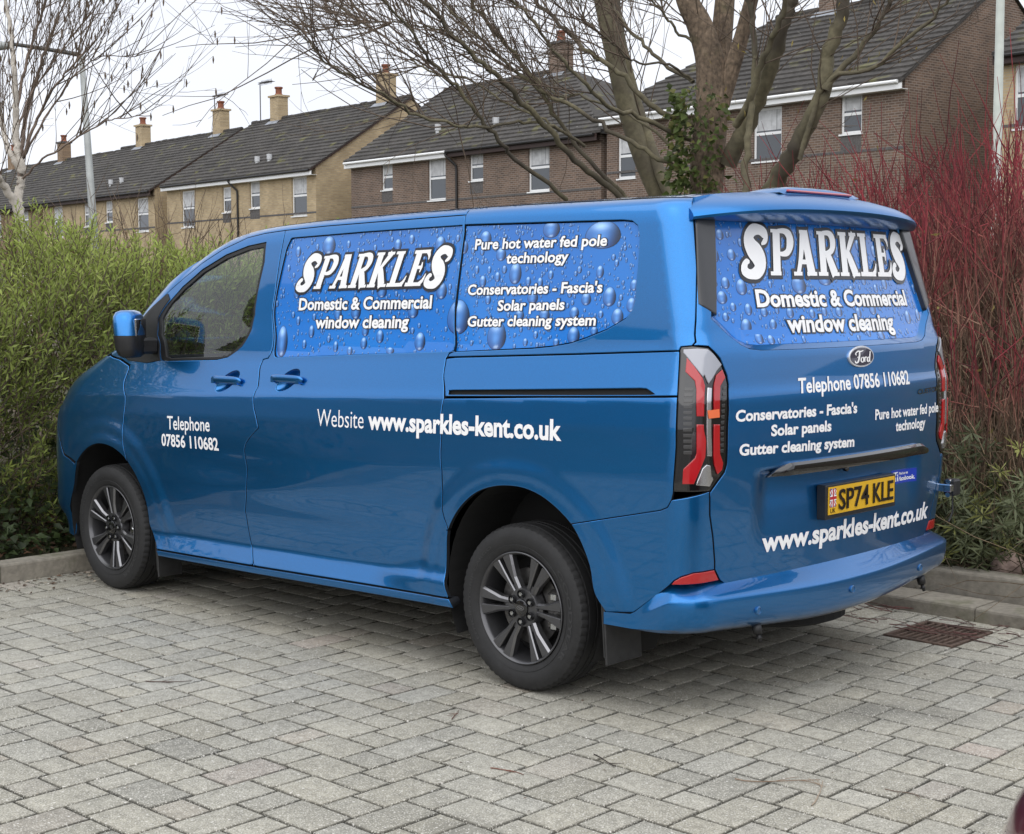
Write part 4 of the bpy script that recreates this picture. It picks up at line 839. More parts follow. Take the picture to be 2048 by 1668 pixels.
def disc_on(cq, cz, a, b, off, n=40, h=.0, surf=body_gate):
    t = np.linspace(0, 2 * math.pi, n, endpoint=False); V, F = [], []
    rings = ((1.0, -h), (1.0, h * .5), (.96, h), (.0, h)) if h else ((1, 0), (0, 0))
    for rr, hh in rings: q = cq + a * rr * np.cos(t); z = cz + b * rr * np.sin(t); V.append(surf(q, z) + body_normal(q, z) * (off + hh))
    for k in range(len(rings) - 1): F += [(k * n + i, k * n + (i + 1) % n, (k + 1) * n + (i + 1) % n, (k + 1) * n + i) for i in range(n)]
    return np.vstack(V), F
BQ, BZ = 1.80, 1.3665
V, F = disc_on(BQ, BZ, .100, .0435, .004, h=.004); bd = mk("badge", V, F, mat("badge_silver", (.72, .73, .76), .25, .6), gate, smooth=False)
V, F = disc_on(BQ, BZ, .090, .0365, .0092); mk("badge_face", V, F, mat("badge_navy", (.012, .008, .035), .25, coat=1), bd, smooth=False)
FORD = [[(.16, .80, .05), (.10, .70, .08), (.16, .60, .05)], [(.10, .72, .06), (.24, .86, .09), (.44, .84, .09), (.60, .90, .05)], [(.36, .84, .10), (.33, .50, .11), (.24, .18, .11), (.10, .12, .10), (.05, .26, .06)], [(.20, .46, .05), (.36, .52, .05)],
        [(.52, .46, .05), (.44, .36, .08), (.44, .20, .09), (.54, .14, .07), (.60, .28, .08), (.56, .44, .06), (.64, .44, .04)], [(.66, .46, .08), (.66, .14, .07)], [(.67, .36, .05), (.74, .46, .08), (.78, .40, .05)],
        [(.94, .44, .05), (.85, .40, .08), (.82, .22, .08), (.88, .14, .07), (.95, .26, .05)], [(1.04, .82, .07), (.99, .46, .09), (.96, .20, .09), (1.03, .14, .05)]]
mb = MB()
for k, s in enumerate(FORD):
    Vs, Fs = stroke(s, .0); q = BQ - .066 + Vs[:, 0] * .124; z = BZ - .031 + Vs[:, 1] * .062; n = body_normal(q, z); X = body_gate(q, z) + n * (.0105 + k * 6e-5)
    mb.add(X, [t if np.cross(X[t[1]] - X[t[0]], X[t[2]] - X[t[0]]) @ n[t[0]] > 0 else t[::-1] for t in Fs])
mk("badge_script", mb.V, mb.F, WHITE, bd, smooth=False)
fbq = [(2.112, .862), (2.116, .803), (2.326, .798), (2.322, .857)]
a = panel_arrays(fbq, gap=0, off=.0015, bev=.0005, depth=.001, surf=body_gate); stk = mk("sticker", a[0], a[1], mat("sticker_blue", (.012, .045, .42), .3), gate, normals=a[2])
def flat_rect(q0, z0, q1, z1, off, surf=body_gate): q = np.array([q0, q1, q1, q0]); z = np.array([z0, z0, z1, z1]); return surf(q, z) + body_normal(q, z) * off, [(0, 1, 2, 3)]
mb = MB(); mb.add(*flat_rect(2.126, .812, 2.172, .852, .0024))
for s, p0, p1, c in (("Find us on", (2.184, .838), (2.265, .837), .011), ("facebook.", (2.184, .813), (2.312, .811), .018)): mb.add(*lay_text(s, p0, p1, c, False, .0026, .02, surf=body_gate)[0][:2])
mk("sticker_print", mb.V, mb.F, WHITE, stk, smooth=False)
r = lay_text("f", (2.150, .813), (2.168, .813), .034, False, .0032, .03, surf=body_gate)[0]; mk("sticker_letter", r[0], r[1], stk.data.materials[0], stk, smooth=False)
# black garnish with the handle above the plate, and the plate
def garnish():
    V, F = [], []; prof = [(.0, .026), (.018, .028), (.030, .018), (.032, -.004), (.024, -.020), (.0, -.026)]; n = len(prof); qs = np.linspace(1.205, 2.365, 60)
    for q in qs:
        t0, t1 = (q - 1.205) / .10, (2.365 - q) / .07; e = min(1, max(.03, t0)) * 1.0; e2 = min(1, max(.05, t1)); k = min(e, 1) ** .8 * e2 ** .5
        zc = .947 - .004 * (q - 1.2) - .022 * (1 - min(1, t0)) - .012 * (1 - min(1, t1)); b = body_gate(np.array([q]), np.array([zc]))[0]; n_ = body_normal(np.array([q]), np.array([zc]))[0]
        for o, h in prof: V.append(b + n_ * (o * (.25 + .75 * k) + .012) + np.array([0, 0, h * k]))
    F = [(i * n + j, i * n + (j + 1) % n, (i + 1) * n + (j + 1) % n, (i + 1) * n + j) for i in range(59) for j in range(n)] + [tuple(range(n)), tuple(59 * n + j for j in range(n))[::-1]]
    mb = MB(); mb.add(V, F); o = mb.build("tailgate_handle_bar", GLOSSBLK, gate); smooth_by_angle(o, 40)
    mb = MB(); p = body_gate(np.array([Q_MID - .03]), np.array([.925]))[0]; mb.lathe([(0, .0), (.012, .012), (.028, .012), (.032, .006), (.032, 0.0005)], 16, axis='x', c=p + np.array([-.002, 0, -.012])); mb.build("reversing_camera", GLOSSBLK, o, smooth=True)
garnish()
PX = .958; PLY = .055
def plate():
    mb = MB(); mb.box((PX - .035, PLY - .275, .722), (PX + .010, PLY + .275, .862), bev=.004); h = mb.build("number_plate", BLACKPL, gate)
    YEL = mat("plate_yellow", (.72, .42, .018), .35, coat=.4); mb = MB(); mb.box((PX + .009, PLY - .26, .742), (PX + .0125, PLY + .26, .853)); mb.build("plate_face", YEL, h)
    def pt(s, y0, y1, z, cap, x, bold, m, nm, thick=0):
        v, f = text_flat(s, bold); v0 = text_flat(s)[0]; u = (v[:, 0] - v0[:, 0].min()) / (v0[:, 0].max() - v0[:, 0].min()); V = np.stack([np.full(len(v), PX + x), PLY + y0 + u * (y1 - y0), z + v[:, 1] / CAPH * cap], -1)
        f = [t if np.cross(V[t[1]] - V[t[0]], V[t[2]] - V[t[0]])[0] > 0 else t[::-1] for t in f]; mb = MB(); mb.add(V, f)
        if thick:                                               # raised letters: side walls on the boundary edges
            es = {}
            for t in f:
                for i in range(len(t)): e = (t[i], t[(i + 1) % len(t)]); es[e] = 1
            V2 = V.copy(); V2[:, 0] -= thick; b0 = len(mb.V); mb.add(V2, [])
            mb.F += [(a_, b0 + a_, b0 + b_, b_) for a_, b_ in es if (b_, a_) not in es]; mb.M = [0] * len(mb.F)
        mk(nm, mb.V, mb.F, m, h, smooth=False)
    pt("SP74", -.185, .045, .757, .080, .0175, .012, GLOSSBLK, "plate_lettering", .004); pt("KLE", .082, .243, .757, .080, .0175, .012, GLOSSBLK, "plate_lettering", .004)
    pt("UK", -.246, -.208, .748, .018, .0135, .01, GLOSSBLK, "plate_letters")
    mb = MB(); z0, z1, y0, y1 = .772, .846, PLY - .252, PLY - .205
    def rect(ya, za, yb, zb, x, m): mb.add([(PX + x, ya, za), (PX + x, yb, za), (PX + x, yb, zb), (PX + x, ya, zb)], [(0, 1, 2, 3)], m)
    rect(y0, z0, y1, z1, .0132, 2); yc, zc = .5 * (y0 + y1), .5 * (z0 + z1)
    for a_, b_, x, w, m in (((y0, z0), (y1, z1), .0136, .007, 0), ((y0, z1), (y1, z0), .0139, .007, 0), ((y0, z0), (y1, z1), .0142, .0028, 1), ((y0, z1), (y1, z0), .0144, .0028, 1)):
        a_, b_ = np.array(a_), np.array(b_); d = (b_ - a_) / np.linalg.norm(b_ - a_); n = np.array([-d[1], d[0]]) * w; a_ = a_ + d * w; b_ = b_ - d * w
        mb.add([(PX + x, *p) for p in (a_ + n, a_ - n, b_ - n, b_ + n)], [(0, 1, 2, 3)], m)
    rect(yc - .008, z0, yc + .008, z1, .0147, 0); rect(y0, zc - .010, y1, zc + .010, .0149, 0); rect(yc - .0045, z0, yc + .0045, z1, .0152, 1); rect(y0, zc - .006, y1, zc + .006, .0154, 1)
    mb.build("plate_flag", [WHITE, mat("flag_red", (.45, .02, .03), .4), mat("flag_blue", (.02, .03, .22), .4)], h, fix=False)
plate()
# tail lamps
TL = {'redA': [(.778, 1.391), (.806, 1.361), (.842, 1.317), (.854, 1.289), (.859, 1.179), (.831, 1.180), (.824, 1.276), (.815, 1.307), (.779, 1.340)],
    'redB': [(.833, 1.150), (.859, 1.149), (.862, 1.125), (.871, 1.089), (.869, 1.029), (.830, .931), (.790, .931), (.791, .986), (.830, 1.027), (.835, 1.044)],
    'redC': [(.899, 1.326), (.926, 1.346), (.945, 1.317), (.925, 1.286), (.932, 1.181), (.904, 1.182), (.893, 1.291)],
    'redD': [(.906, 1.147), (.934, 1.145), (.938, 1.038), (.956, 1.001), (.953, .976), (.931, .960), (.914, .997), (.907, 1.033)],
    'top': [(.765, 1.421), (.813, 1.424), (.851, 1.421), (.878, 1.400), (.920, 1.364), (.897, 1.342), (.882, 1.316), (.867, 1.296), (.847, 1.328), (.842, 1.321), (.780, 1.392), (.764, 1.409)],
    'mid': [(.866, 1.282), (.885, 1.281), (.901, 1.030), (.878, 1.032)],
    'low': [(.838, .927), (.861, .987), (.877, 1.000), (.896, .995), (.903, .955), (.913, .943), (.895, .918)]}
LENS_TOP = mat("clear_lens", (.34, .35, .39), .14, .2, 1); SILVER = mat("lamp_reflector", (.62, .62, .64), .2, .9, .6)
CHAR = mat("lamp_charcoal", (.028, .027, .027), .35, coat=1); ORANGE = mat("orange_sticker", (.80, .16, .05), .6)
for side in (0, 1):
    base = panel_arrays(TAIL, gap=.0025, off=.003, depth=.03, bev=.006, res=.02, step=.015)
    if side: base = mirror_arrays(base)
    tl = mk("tail_lamp", base[0], base[1], GLOSSBLK, van, normals=base[2])
    for key, m, nm, o in (('redA', RED, "red_lens", .010), ('redB', RED, "red_lens", .010), ('redC', RED, "red_lens", .010), ('redD', RED, "red_lens", .010), ('top', LENS_TOP, "clear_lens", .0095), ('mid', SILVER, "reflector_strip", .0085), ('low', SILVER, "reversing_lens", .009)):
        a = panel_arrays(TL[key], gap=0, off=o, depth=.006, bev=.003, res=.012, step=.01)
        if side: a = mirror_arrays(a)
        mk(nm, a[0], a[1], m, tl, normals=a[2])
    rb = []
    for k in range(12):
        z = 1.283 - k * .021; q0 = .783 + .001 * k * .6; rb.append(panel_arrays([(q0, z), (q0 + .030, z), (q0 + .030, z - .012), (q0, z - .012)], gap=0, off=.0055, bev=.001, depth=.003, res=.01, step=.02))
        rb.append(panel_arrays([(.943, z), (.958, z), (.958, z - .012), (.943, z - .012)], gap=0, off=.0055, bev=.001, depth=.003, res=.01, step=.02))
    a = join_arrays(rb); a = mirror_arrays(a) if side else a; mk("lamp_ribs", a[0], a[1], CHAR, tl, normals=a[2])
    if not side:
        a = panel_arrays([(.869, 1.200), (.923, 1.203), (.928, 1.172), (.876, 1.170)], gap=0, off=.0125, bev=.0005, depth=.001, res=.02, step=.01); st_ = mk("orange_sticker", a[0], a[1], ORANGE, tl, normals=a[2])
# wheels
def tyre_prof():
    return [(.20, .225), (.205, .238), (.212, .262), (.216, .29), (.212, .315), (.200, .334), (.186, .3425), (.175, .3445), (.174, .338), (.166, .338), (.165, .345), (.128, .345), (.127, .338), (.119, .338), (.118, .345), (.098, .345), (.097, .338), (.089, .338), (.088, .345),
            (.050, .345), (.049, .338), (.041, .338), (.040, .3445), (.030, .3425), (.014, .334), (.004, .315), (.000, .295), (.002, .275), (.006, .262), (.004, .2605), (.0055, .256), (.009, .245), (.016, .2345), (.024, .231)]
MOULD = mat("moulded_rubber", (.030, .030, .031), .55)
def make_wheel(back=False):
    w = bpy.data.objects.new("wheel", None); COL.objects.link(w); w.empty_display_size = .2
    pr = tyre_prof(); n = 192; V, F = [], []
    for h, r in pr:
        for i in range(n):
            a = i / n * 2 * math.pi; rr = r
            if h < .05 and .325 < r < .3446 and i % 3 == 0: rr = r - .004
            V.append((rr * math.cos(a), h, rr * math.sin(a)))
    F = [(j * n + i, j * n + (i + 1) % n, (j + 1) * n + (i + 1) % n, (j + 1) * n + i) for j in range(len(pr) - 1) for i in range(n)]
    mb = MB(); mb.add(V, F); t = mb.build("tyre", RUBBER, w); smooth_by_angle(t, 28)
    for word, a0, sp_ in (("GOODYEAR", 40, 78), ("EFFICIENTGRIP CARGO", 215, 92)):
        v, f = text_flat(word, .02); v0 = text_flat(word)[0]; u = (v[:, 0] - v0[:, 0].min()) / (v0[:, 0].max() - v0[:, 0].min()); hh = .020 if sp_ == 78 else .012; tx = MB(); r = .276 + v[:, 1] / CAPH * hh; an = np.radians(a0 - u * sp_); V = np.stack([r * np.cos(an), np.interp(r, [.262, .275, .295], [.0055, .0018, -.0002]) - .0012, r * np.sin(an)], -1)
        tx.add(V, [t if np.cross(V[t[1]] - V[t[0]], V[t[2]] - V[t[0]])[1] < 0 else t[::-1] for t in f])
        mk("tyre_lettering", tx.V, tx.F, MOULD, w, smooth=False)
    rim = MB(); rim.lathe([(.024, .2305), (.010, .2325), (.008, .2295), (.012, .2235), (.030, .218), (.075, .208), (.16, .204), (.20, .215), (.205, .225)], 96)
    ro = rim.build("rim", ALLOY, w); smooth_by_angle(ro, 40)
    sp = MB()
    for k in range(6):
        a = math.radians(60 * k)
        for s in (-1, 1):
            # each double spoke: two tapering bars, wide at the rim, with a chamfered outer edge
            r0, r1 = .058, .2205; i0, i1 = s * .0045, s * .0125; o0, o1 = s * .025, s * .050
            rows = []
            for t in (0, .42, .72, 1):
                r = r0 + (r1 - r0) * t; ia = i0 + (i1 - i0) * t; oa = o0 + (o1 - o0) * t + s * (.013 * max(0, (t - .55) / .45) - .004 * (t == .42)); y = .024 - .012 * t + .006 * (1 - t) ** 2
                c_ = s * .0035; rows.append([(r, y + .005, ia), (r, y, ia + c_), (r, y + .001, oa - 2.2 * c_), (r, y + .010, oa), (r, y + .035, oa), (r, y + .035, ia)])
            V = []
            for row in rows:
                for r, y, q in row: V.append((r * math.cos(a) - q * math.sin(a), y, r * math.sin(a) + q * math.cos(a)))
            F = [(i * 6 + j, i * 6 + (j + 1) % 6, (i + 1) * 6 + (j + 1) % 6, (i + 1) * 6 + j) for i in range(3) for j in range(6)] + [tuple(range(6)), tuple(range(18, 24))]
            b0 = len(sp.F); sp.add(V, F)
            for q_, f_ in enumerate(F):
                if q_ < 18 and q_ % 6 in (0, 2): sp.M[b0 + q_] = 1
        # web behind the slot, near the hub
        V = [(r * math.cos(a) - q * math.sin(a), y, r * math.sin(a) + q * math.cos(a)) for r, q, y in ((.05, -.02, .034), (.05, .02, .034), (.105, .02, .036), (.105, -.02, .036), (.05, -.02, .055), (.05, .02, .055), (.105, .02, .055), (.105, -.02, .055))]
        sp.add(V, [(0, 1, 2, 3), (4, 5, 6, 7), (0, 1, 5, 4), (2, 3, 7, 6), (1, 2, 6, 5), (0, 3, 7, 4)])
    so_ = sp.build("spokes", [ALLOY, ALLOYB], w)
    hb = MB(); hb.lathe([(.075, .085), (.036, .083), (.027, .078), (.025, .040), (.024, .036)], 60); ho = hb.build("hub", ALLOY, w); smooth_by_angle(ho, 30)
    hc = MB(); hc.lathe([(.03, .036), (.017, .035), (.015, .031), (.0145, .0005)], 36); hco = hc.build("hub_cap", GLOSSBLK, w); smooth_by_angle(hco, 30)
    em = MB(); t_ = np.linspace(0, 2 * math.pi, 25)[:-1]; em.add([(.020 * math.cos(a), .0138, .009 * math.sin(a)) for a in t_] + [(.017 * math.cos(a), .0138, .0065 * math.sin(a)) for a in t_], [(i, (i + 1) % 24, 24 + (i + 1) % 24, 24 + i) for i in range(24)]); em.add([(-.011, .0138, -.002), (.011, .0138, -.002), (.011, .0138, .002), (-.011, .0138, .002)], [(0, 1, 2, 3)]); em.build("hub_emblem", mat("emblem_grey", (.25, .25, .26), .3, .8), hco)
    for k in range(6):
        a = math.radians(30 + 60 * k); c = (.0575 * math.cos(a), .012, .0575 * math.sin(a)); nb = MB(); nb.lathe([(.02, .0112), (.006, .011), (.001, .0085), (.0, .0005)], 6, c=c); nb.build("wheel_nut", CHROME, w)
        pk = MB(); pk.lathe([(.0, .0175), (.0115, .0172), (.0125, .0145)], 16, c=(c[0], .0125, c[2])); pk.build("nut_seat", BLACKPL, w)
    dk = MB(); dk.lathe([(.085, .02), (.085, .09), (.078, .092), (.078, .158), (.105, .158), (.105, .02)], 60); d = dk.build("brake_disc", DISC, w); smooth_by_angle(d, 30)
    cb = MB(); a0 = math.radians(0); cb.box((.10, .052, -.085), (.172, .125, .085), bev=.02); cb.box((.135, .045, -.075), (.165, .055, -.045), m=1, bev=.004); cb.box((.135, .045, .045), (.165, .055, .075), m=1, bev=.004); cb.build("brake_caliper", [DISC, CHROME], w)
    bk = MB(); bk.lathe([(.13, .0005), (.13, .205)], 40); bk.build("wheel_back", DARK, w)
    return w
W0 = make_wheel(); W0.parent = van; W0.location = (HUB_R, -.985, HUB_Z)
for (x, s, rot) in ((HUB_F, 1, 24), (HUB_R, -1, 10), (HUB_F, -1, 40)):
    c = copy_tree(W0, van); c.location = (x, -.985 * s, HUB_Z); c.rotation_euler = (0, math.radians(rot), math.pi if s < 0 else 0)
# wheel liners, underbody, mud flaps
for hx, nm in ((HUB_R, 0), (HUB_F, 0)):
    for s in (-1, 1):
        mb = MB(); V, F = [], []; ang = np.linspace(math.radians(-28), math.radians(208), 30)
        for y in (-.965, -.60):
            for a in ang: V.append((hx + .46 * math.cos(a) * (.93 if y < -.9 else 1), y * -s, .40 + .47 * math.sin(a)))
        n = 30; F = [(i, i + 1, n + i + 1, n + i) for i in range(n - 1)] + [tuple(range(n, 2 * n))]; mb.add(V, F); mb.build("wheel_arch_liner", DARK, van, smooth=False)
mb = MB(); mb.box((-2.55, -.90, .27), (-.5, .90, .36)); mb.box((.5, -.80, .36), (.80, .80, .44)); mb.box((-2.55, -.6, .22), (.2, .6, .27)); mb.box((-3.6, -.55, .22), (-2.55, .55, .36)); mb.box((-.5, -.58, .27), (.5, .58, .45))
mb.lathe([(-.07, .0), (-.07, .28), (-.05, .33), (.05, .33), (.07, .28), (.07, .0)], 32, axis='z', c=(.50, .08, .30)); mb.tube([(-.05, -.62, .33), (-.05, .62, .33)], .04, 10); mb.tube([(.30, .3, .33), (.7, .35, .33)], .06, 12)  # unseen spare wheel disc added to deepen the shade under the rear
mb.build("underbody", DARK, van)
FLAP = mat("mud_flap_rubber", (.022, .022, .022), .6, noise=[(25, .7, 1.3)])
def flap(x, y0, y1, z0, z1, tilt):
    mb = MB(); M = Matrix.Translation((x, 0, z1)) @ Matrix.Rotation(math.radians(tilt), 4, 'Y'); mb.box((-.006, y0, z0 - z1), (.006, y1, 0), bev=.004, M=M); mb.box((-.012, y0, z0 - z1 + .03), (.004, y0 + .018, .02), bev=.004, M=M); mb.build("mud_flap", FLAP, van)
for s in (-1, 1):
    ya, yb = (-.985, -.74) if s < 0 else (.74, .985); yc, yd = (-.985, -.765) if s < 0 else (.765, .985); flap(.447, yc, yd, .185, .50, -4); flap(-2.655, *((-.975, -.825) if s < 0 else (.825, .975)), .125, .30, -4)
# cab interior
TRIMG = mat("cab_grey_trim", (.09, .09, .09), .6); SEATM = mat("seat_cloth", (.018, .018, .02), .85); LIGHTT = mat("pale_headlining", (.35, .35, .34), .9)
def inner(name, lo, hi, m, bev=.03): mb = MB(); mb.box(lo, hi, bev=bev); o = mb.build(name, m, van); return smooth_by_angle(o, 40)
inner("bulkhead", (-1.50, -.86, .4), (-1.46, .86, 1.85), DARK, .01)
inner("cab_floor", (-3.1, -.84, .36), (-1.46, .84, .55), DARK, .02)
mb = MB(); mb.prism([(-3.0, 1.10), (-2.45, 1.06), (-2.40, 1.20), (-2.5, 1.27), (-2.62, 1.235), (-3.0, 1.27)], 1, -.83, .83); mb.build("dashboard", BLACKPL, van)
mb = MB(); mb.tube([(-2.30 + .19 * -.35 * math.cos(a), .42 + .19 * math.sin(a), 1.22 + .19 * math.cos(a) * .93) for a in np.linspace(0, 2 * math.pi, 33)], .014, 8, cap=False); mb.tube([(-2.42, .42, 1.14), (-2.30, .42, 1.22)], [.05, .035], 10); mb.tube([(-2.31, .24, 1.2), (-2.30, .60, 1.2)], .012, 6); mb.build("steering_wheel", BLACKPL, van, smooth=True)
for y in (-.45, .45):
    s = inner("seat", (-2.1, y - .27, .62), (-1.62, y + .27, .82), SEATM, .05)
    mb = MB(); mb.box((-.06, -.25, 0), (.06, .25, .62), bev=.05, M=Matrix.Translation((-1.66, y, .78)) @ Matrix.Rotation(math.radians(12), 4, 'Y')); b_ = mb.build("seat_back", SEATM, s); smooth_by_angle(b_, 40)
    mb = MB(); mb.box((-.045, -.13, .66), (.045, .13, .86), bev=.04, M=Matrix.Translation((-1.66, y, .78)) @ Matrix.Rotation(math.radians(12), 4, 'Y')); b_ = mb.build("headrest", SEATM, s); smooth_by_angle(b_, 40)
for s, d in ((-1, door_f), (1, door_f2)):
    mb = MB(); mb.box((-2.80, .80, .5), (-1.75, .86, 1.25), bev=.02)
    if s < 0: mb.V = [(x, -y, z) for x, y, z in mb.V]
    mb.build("door_card", TRIMG, d)
mb = MB(); mb.box((-2.35, -.05, 1.74), (-2.31, .15, 1.80), bev=.015); mb.build("rear_view_mirror", BLACKPL, van)
# ---------------------------------------------------------------- the terraced houses on the rise behind
DV, PV = np.array((-.9940, .1090)), np.array((.1095, .9940)); FP0 = np.array((-24.27, 35.23)); H_RZ = math.atan2(-DV[1], -DV[0])
BR = {}
def bricks(key):
    if key not in BR:
        c = {'brown': ((.185, .122, .090), (.100, .071, .058), (.25, .21, .175)), 'yellow': ((.50, .385, .225), (.37, .275, .16), (.40, .34, .25)), 'tan': ((.30, .20, .12), (.19, .125, .08), (.25, .20, .15))}[key]
        BR[key] = (brick_mat(key + "_brick_front", *c, .225, .075, (0, 2), noise=(1.0, .82, 1.15)), brick_mat(key + "_brick_side", *c, .225, .075, (1, 2), noise=(1.0, .82, 1.15)))
    return BR[key]
TILE = mat("concrete_roof_tile", (.045, .041, .037), .9, noise=[(.9, .7, 1.35), (7, .7, 1.35), (40, .8, 1.25)]); add_moss(TILE, (.16, .155, .055), 1.3, .60, .78); add_moss(TILE, (.25, .24, .21), 6.5, .69, .76)
UPVC = mat("white_window_frame", (.84, .85, .85), .4); PANE = mat("window_pane", (.045, .052, .058), .04, spec=.8, coat=.5); NET = mat("net_curtain", (.60, .61, .62), .7, noise=[(5, .75, 1.1)])
BROWNW = mat("brown_fascia", (.035, .018, .014), .6); SLATEB = mat("dark_brick_band", (.105, .098, .095), .9, noise=[(14, .7, 1.3)]); LEAD = mat("lead_flashing", (.30, .32, .35), .5, .4, noise=[(4, .7, 1.2)]); POT = mat("terracotta_pot", (.23, .085, .05), .9, noise=[(8, .6, 1.3)]); PIPE = mat("black_pipe", (.014, .013, .013), .5); AERM = mat("aerial_metal", (.12, .12, .125), .5, .5); VENTM = mat("pale_vent_pipe", (.52, .53, .54), .5)
def tex_rows(par, xl, xr, ye, ze, yr, zr, hl, hr, name):
    """a roof slope of overlapping tile courses between the eaves (ye, ze) and the ridge (yr, zr)"""
    mb = MB(); n = 18; L = math.hypot(yr - ye, zr - ze); uy, uz = (yr - ye) / L, (zr - ze) / L; ny_, nz_ = -uz * (1 if yr > ye else -1), uy * (1 if yr > ye else -1); r_ = np.random.default_rng(3); hl0, hr0 = hl, hr
    for k in range(n):
        t0, t1 = k / n, min(1, (k + 1.25) / n); y0, z0, y1, z1 = ye + uy * L * t0, ze + uz * L * t0, ye + uy * L * t1, ze + uz * L * t1
        a0, b0 = xl + hl * k / n, xr - hr * k / n; a1, b1 = xl + hl * min(1, (k + 1) / n), xr - hr * min(1, (k + 1) / n)
        m = max(2, int((b0 - a0) / .30)); xs_ = np.linspace(a0, b0, m + 1); xt_ = np.linspace(a1, b1, m + 1); V = []
        for i in range(m + 1):
            j = r_.normal() * .006; d = .085 + j; V += [(xs_[i], y0, z0 - .0), (xs_[i], y0 + ny_ * 0, z0 + d), (xt_[i], y1 + 0, z1 + .012)]
        F = []
        for i in range(m):
            b = i * 3; F += [(b, b + 3, b + 4, b + 1), (b + 1, b + 4, b + 5, b + 2)]
        F += [(0, 1, 2), (m * 3, m * 3 + 2, m * 3 + 1)]; mb.add(V, F)
    return mb.build(name, TILE, par, fix=False)
def house(label, s0, s1, ze, kind, wins, fascia, hipl=0, hipr=0, chims=(), vents=(), pipes=(), step=0., half=4.95, rise=3.25, aerials=(), group=None, base_s=None):
    base = FP0 + DV * s0 + PV * step; zb = float(ground_h(base[0], base[1])) - .3; h = empty("brick_house", (base[0], base[1], zb), H_RZ, label, "house", group)
    fr, sd = bricks(kind); w = s1 - s0; e = ze - zb; X = lambda s: -(s - s0); D2 = 2 * half
    # front wall with window openings
    wn = [(X(b), X(a), z0 - zb, z1 - zb) for a, b, z0, z1, *_ in wins]
    gxs = sorted(set([-w, 0.] + [v for q in wn for v in q[:2]])); gzs = sorted(set([0., e] + [v for q in wn for v in q[2:4]])); mb = MB()
    for i in range(len(gxs) - 1):
        for j in range(len(gzs) - 1):
            cx, cz = .5 * (gxs[i] + gxs[i + 1]), .5 * (gzs[j] + gzs[j + 1])
            if any(a < cx < b and c < cz < d for a, b, c, d in wn): continue
            mb.add([(gxs[i], 0, gzs[j]), (gxs[i + 1], 0, gzs[j]), (gxs[i + 1], 0, gzs[j + 1]), (gxs[i], 0, gzs[j + 1])], [(0, 1, 2, 3)], 0)
    for a, b, c, d in wn:                                        # reveals
        mb.add([(a, 0, c), (b, 0, c), (b, 0, d), (a, 0, d), (a, .11, c), (b, .11, c), (b, .11, d), (a, .11, d)], [(0, 1, 5, 4), (1, 2, 6, 5), (2, 3, 7, 6), (3, 0, 4, 7)], 1)
    for x, hip in ((0., hipr), (-w, hipl)):
        V = [(x, 0, 0), (x, D2, 0), (x, D2, e), (x, 0, e)] + ([] if hip else [(x, half, e + rise)]); mb.add(V, [(0, 1, 2, 3)] + ([] if hip else [(3, 2, 4)]), 1)
    mb.add([(0, D2, 0), (-w, D2, 0), (-w, D2, e), (0, D2, e)], [(0, 1, 2, 3)], 0)
    mb.build("wall", [fr, sd], h, fix=False)
    # roof
    oh, vg = .34, .10; sl = rise / half; ro = tex_rows(h, -w - (oh if hipl else vg), (oh if hipr else vg), -oh, e - oh * sl + .06, half, e + rise + .06, hipl + oh if hipl else 0, hipr + oh if hipr else 0, "roof")
    mb = MB(); zr = e + rise + .06; xr_, xl_ = (-hipr if hipr else vg), (-w + hipl if hipl else -w - vg)
    mb.add([(xl_, half, zr), (xr_, half, zr), ((oh if hipr else vg), D2 + oh, e - oh * sl), (-w - (oh if hipl else vg), D2 + oh, e - oh * sl)], [(0, 1, 2, 3)])
    if hipr: mb.add([(xr_, half, zr), (oh, -oh, e - oh * sl + .02), (oh, D2 + oh, e - oh * sl + .02)], [(0, 1, 2)])
    if hipl: mb.add([(xl_, half, zr), (-w - oh, -oh, e - oh * sl + .02), (-w - oh, D2 + oh, e - oh * sl + .02)], [(0, 2, 1)])
    mb.build("rear_roof", TILE, h, fix=False)
    mb = MB(); n = max(2, int((xr_ - xl_) / .45)); r_ = np.random.default_rng(int(abs(s0) * 7) + 1)
    for i in range(n):
        xa, xb = xl_ + (xr_ - xl_) * i / n, xl_ + (xr_ - xl_) * (i + .96) / n; j = r_.normal() * .012; mb.tube([(xa, half, zr + .0 + j), (xb, half, zr + .0 + j)], .13, 10)
    mb.build("ridge_tiles", TILE, h)
    if not hipr:
        mb = MB(); mb.prism([(-oh, e - oh * sl - .02), (half, e + rise - .02), (half, e + rise + .055), (-oh, e - oh * sl + .055)], 0, .002, vg + .02); mb.build("verge_board", BROWNW if kind != 'brown' else TILE, h)
    mb = MB(); f0 = 0
    fl = fascia if isinstance(fascia, list) else [(s0, s1, fascia)]
    for a, b, m_ in fl:
        mb = MB(); mb.box((X(b) - (.08 if b == s1 else 0), -oh + .02, e - oh * sl - .20), (X(a) + (.10 if a == s0 else 0), -oh + .05, e - oh * sl + .06)); mb.box((X(b) - (.08 if b == s1 else 0), -oh + .052, e - oh * sl - .20), (X(a) + (.10 if a == s0 else 0), -.002, e - oh * sl - .185)); mb.build("fascia", UPVC if m_ == 'w' else BROWNW, h)
        g_ = MB(); g_.tube([(X(b), -oh - .045, e - oh * sl + .01), (X(a), -oh - .045, e - oh * sl + .01)], .055, 8); g_.build("gutter", UPVC if m_ == 'w' and kind == 'brown' else PIPE, h)
    mb = MB(); mb.box((-w, -.012, e - 2.12), (0, -.0015, e - 2.04)); mb.build("string_course", SLATEB, h)
